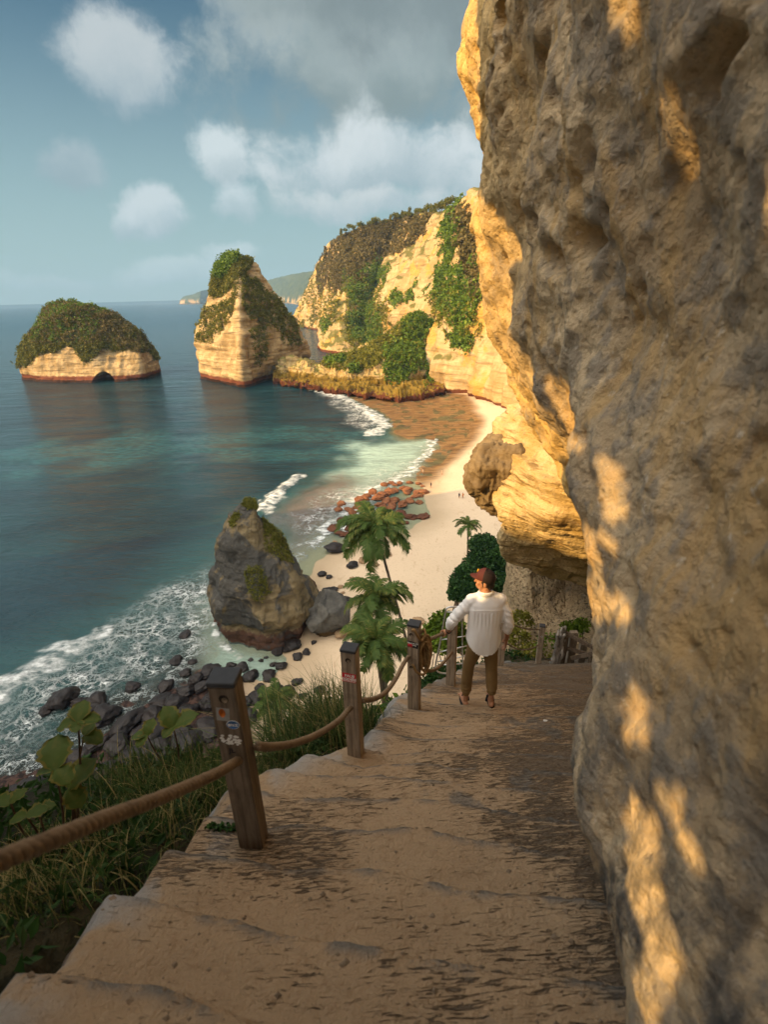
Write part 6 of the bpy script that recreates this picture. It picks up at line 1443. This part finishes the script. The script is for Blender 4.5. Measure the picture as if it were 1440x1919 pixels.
# ------------------------------------------------------------------ large leaved shore plants
def bigleaf(c, size, az, tilt, seed):
    r_ = np.random.default_rng(seed); n, m_ = 13, 9; u = np.linspace(0, 1, n); V = []
    for i, t in enumerate(u):
        hw = .56 * math.sin(math.pi * min(1, t * .97 + .03)) ** .55 * (1.05 - .25 * (1 - t)) * (1 + .10 * math.sin(t * 23 + seed) + .07 * r_.normal()) if t < .995 else .03
        for j in range(m_):
            s_ = (j / (m_ - 1)) * 2 - 1; x = t - .08 * abs(s_) * (t > .5); y = s_ * hw * .92; z = .22 * abs(s_) ** 1.3 * hw - .30 * t * t + .035 * math.sin(9 * t + 5 * s_ + seed) * abs(s_); V.append((x, y, z + .012 * math.cos(abs(s_) * 3 + t * 34)))
    V = np.array(V) * size; ca, sa, ct, st_ = math.cos(az), math.sin(az), math.cos(tilt), math.sin(tilt); V = np.c_[V[:, 0] * ct - V[:, 2] * st_, V[:, 1], V[:, 0] * st_ + V[:, 2] * ct]; V = np.c_[V[:, 0] * ca - V[:, 1] * sa, V[:, 0] * sa + V[:, 1] * ca, V[:, 2]]
    Fc = [tuple(f) for f in gridfaces(n, m_)]; tn = []
    for f in Fc: j = f[0] % m_; i = f[0] // m_; tn.append(.45 + .35 * (j in (0, 7)) + .18 * (j in (3, 4)) + .1 * r_.random())
    return V + np.array(c), Fc, tn
def plant(label, base, stems):
    r = thing('broad_leaved_plant', label, 'plant', tuple(base), 'large leaved plants on the slope at lower left')
    for k, (tip, lv) in enumerate(stems):
        tip = np.array(tip); mid_ = (np.array(base) + tip) / 2 + np.array([.03 * (-1) ** k, 0, .02]); build('stem', *tube(smooth_curve([base, mid_, tip], 14), np.linspace(.009, .005, 14), 6), M_stem, r)
        for (size, az, tilt) in lv:
            v_, f_, tn = bigleaf(tip, size, az, tilt, k * 7 + int(size * 100)); build('leaf', v_, f_, V_big, r, fattrs=dict(tint=tn))
def hb(px, py, y): q = D(px, py, y); q[2] = hill_height(np.array([q[:2]]))[0] - .03; return q
b0 = hb(130, 1560, 2.3); plant('tall stemmed plant with yellow green leaves standing against the surf', b0, [(D(147, 1352, 2.25), [(.13, 1.7, .7), (.12, .2, .2), (.12, 3.4, .1), (.09, -1.2, .3)]), (D(158, 1378, 2.3), [(.12, -.2, .0), (.09, 1.3, .5)]), (D(128, 1478, 2.15), [(.20, .9, .7), (.14, -.6, -.3)])])
b1 = hb(95, 1565, 2.1); plant('plant with one broad red edged leaf at the left edge of the slope', b1, [(D(104, 1440, 2.05), [(.19, 1.9, .75), (.13, -.5, -.1), (.12, 3.0, .0)])])
b2 = hb(60, 1560, 2.2); plant('low plant with small yellowing leaves in the lower left corner above the rope', b2, [(D(50, 1530, 2.0), [(.11, .6, .2), (.10, 3.2, .1)]), (D(20, 1505, 2.1), [(.12, 3.0, .3), (.10, 1.0, .5)]), (D(70, 1520, 2.1), [(.10, .3, .4)])])
b3 = hb(330, 1450, 3.3); plant('curled bright leaves poking above the short grass behind the nearest post', b3, [(D(325, 1362, 3.3), [(.20, 2.3, .9), (.22, .4, .55), (.12, -2, .2)]), (D(275, 1378, 3.2), [(.14, 3.0, .1), (.14, 1.3, .9), (.11, 4.2, .0)])])
sp = D(425, 1577, 1.9); sp[2] = path_height(sp[:1], sp[1:2])[0][0] + .01; q = np.array([D(400 + 48 * k / 14, 1585 - 16 * k / 14, 1.9) for k in range(15)]); q[:, 2] = path_height(q[:, 0], q[:, 1])[0] + .015
spt = thing('creeping_plant', 'little green creeping plant on the sand left of the nearest post foot', 'plant', tuple(sp)); V, Fc, t = leaves(q, .018, 9, rng, .02, 1.2, .3); build('foliage', V, Fc, V_tree, spt, smooth=False, fattrs=dict(tint=t)); build('stem', *tube(q, .002, 5), M_stem, spt)
lt = onpath(1022, 1351); lt[2] = path_height(lt[:1], lt[1:2])[0][0] + .01; v_, f_ = blob((0, 0, 0), (.03, .018, .012), 5, .25, 1.5, 2); tag(build('litter', v_ + lt, f_, M_white, origin=tuple(lt)), 'small white scrap of paper lying on the sandy steps', 'litter')

# ================================================================== air between here and the far headland
x0, x1, y0, y1, z0, z1 = -8000, 8000, -900, 9000, -40, 330
hz = build('haze', *box((x0 + x1) / 2, (y0 + y1) / 2, (z0 + z1) / 2, x1 - x0, y1 - y0, z1 - z0), None, smooth=False)
mh = bpy.data.materials.new('haze_air'); mh.use_nodes = True; nt = NT(mh.node_tree); nt.n.clear(); ho = nt.n.new('ShaderNodeOutputMaterial'); pv = nt.n.new('ShaderNodeVolumePrincipled')
pv.inputs['Color'].default_value = (.38, .64, 1, 1); pv.inputs['Density'].default_value = .00008; nt.l.new(pv.outputs[0], ho.inputs['Volume']); hz.data.materials.append(mh); tag(hz, kind='stuff')
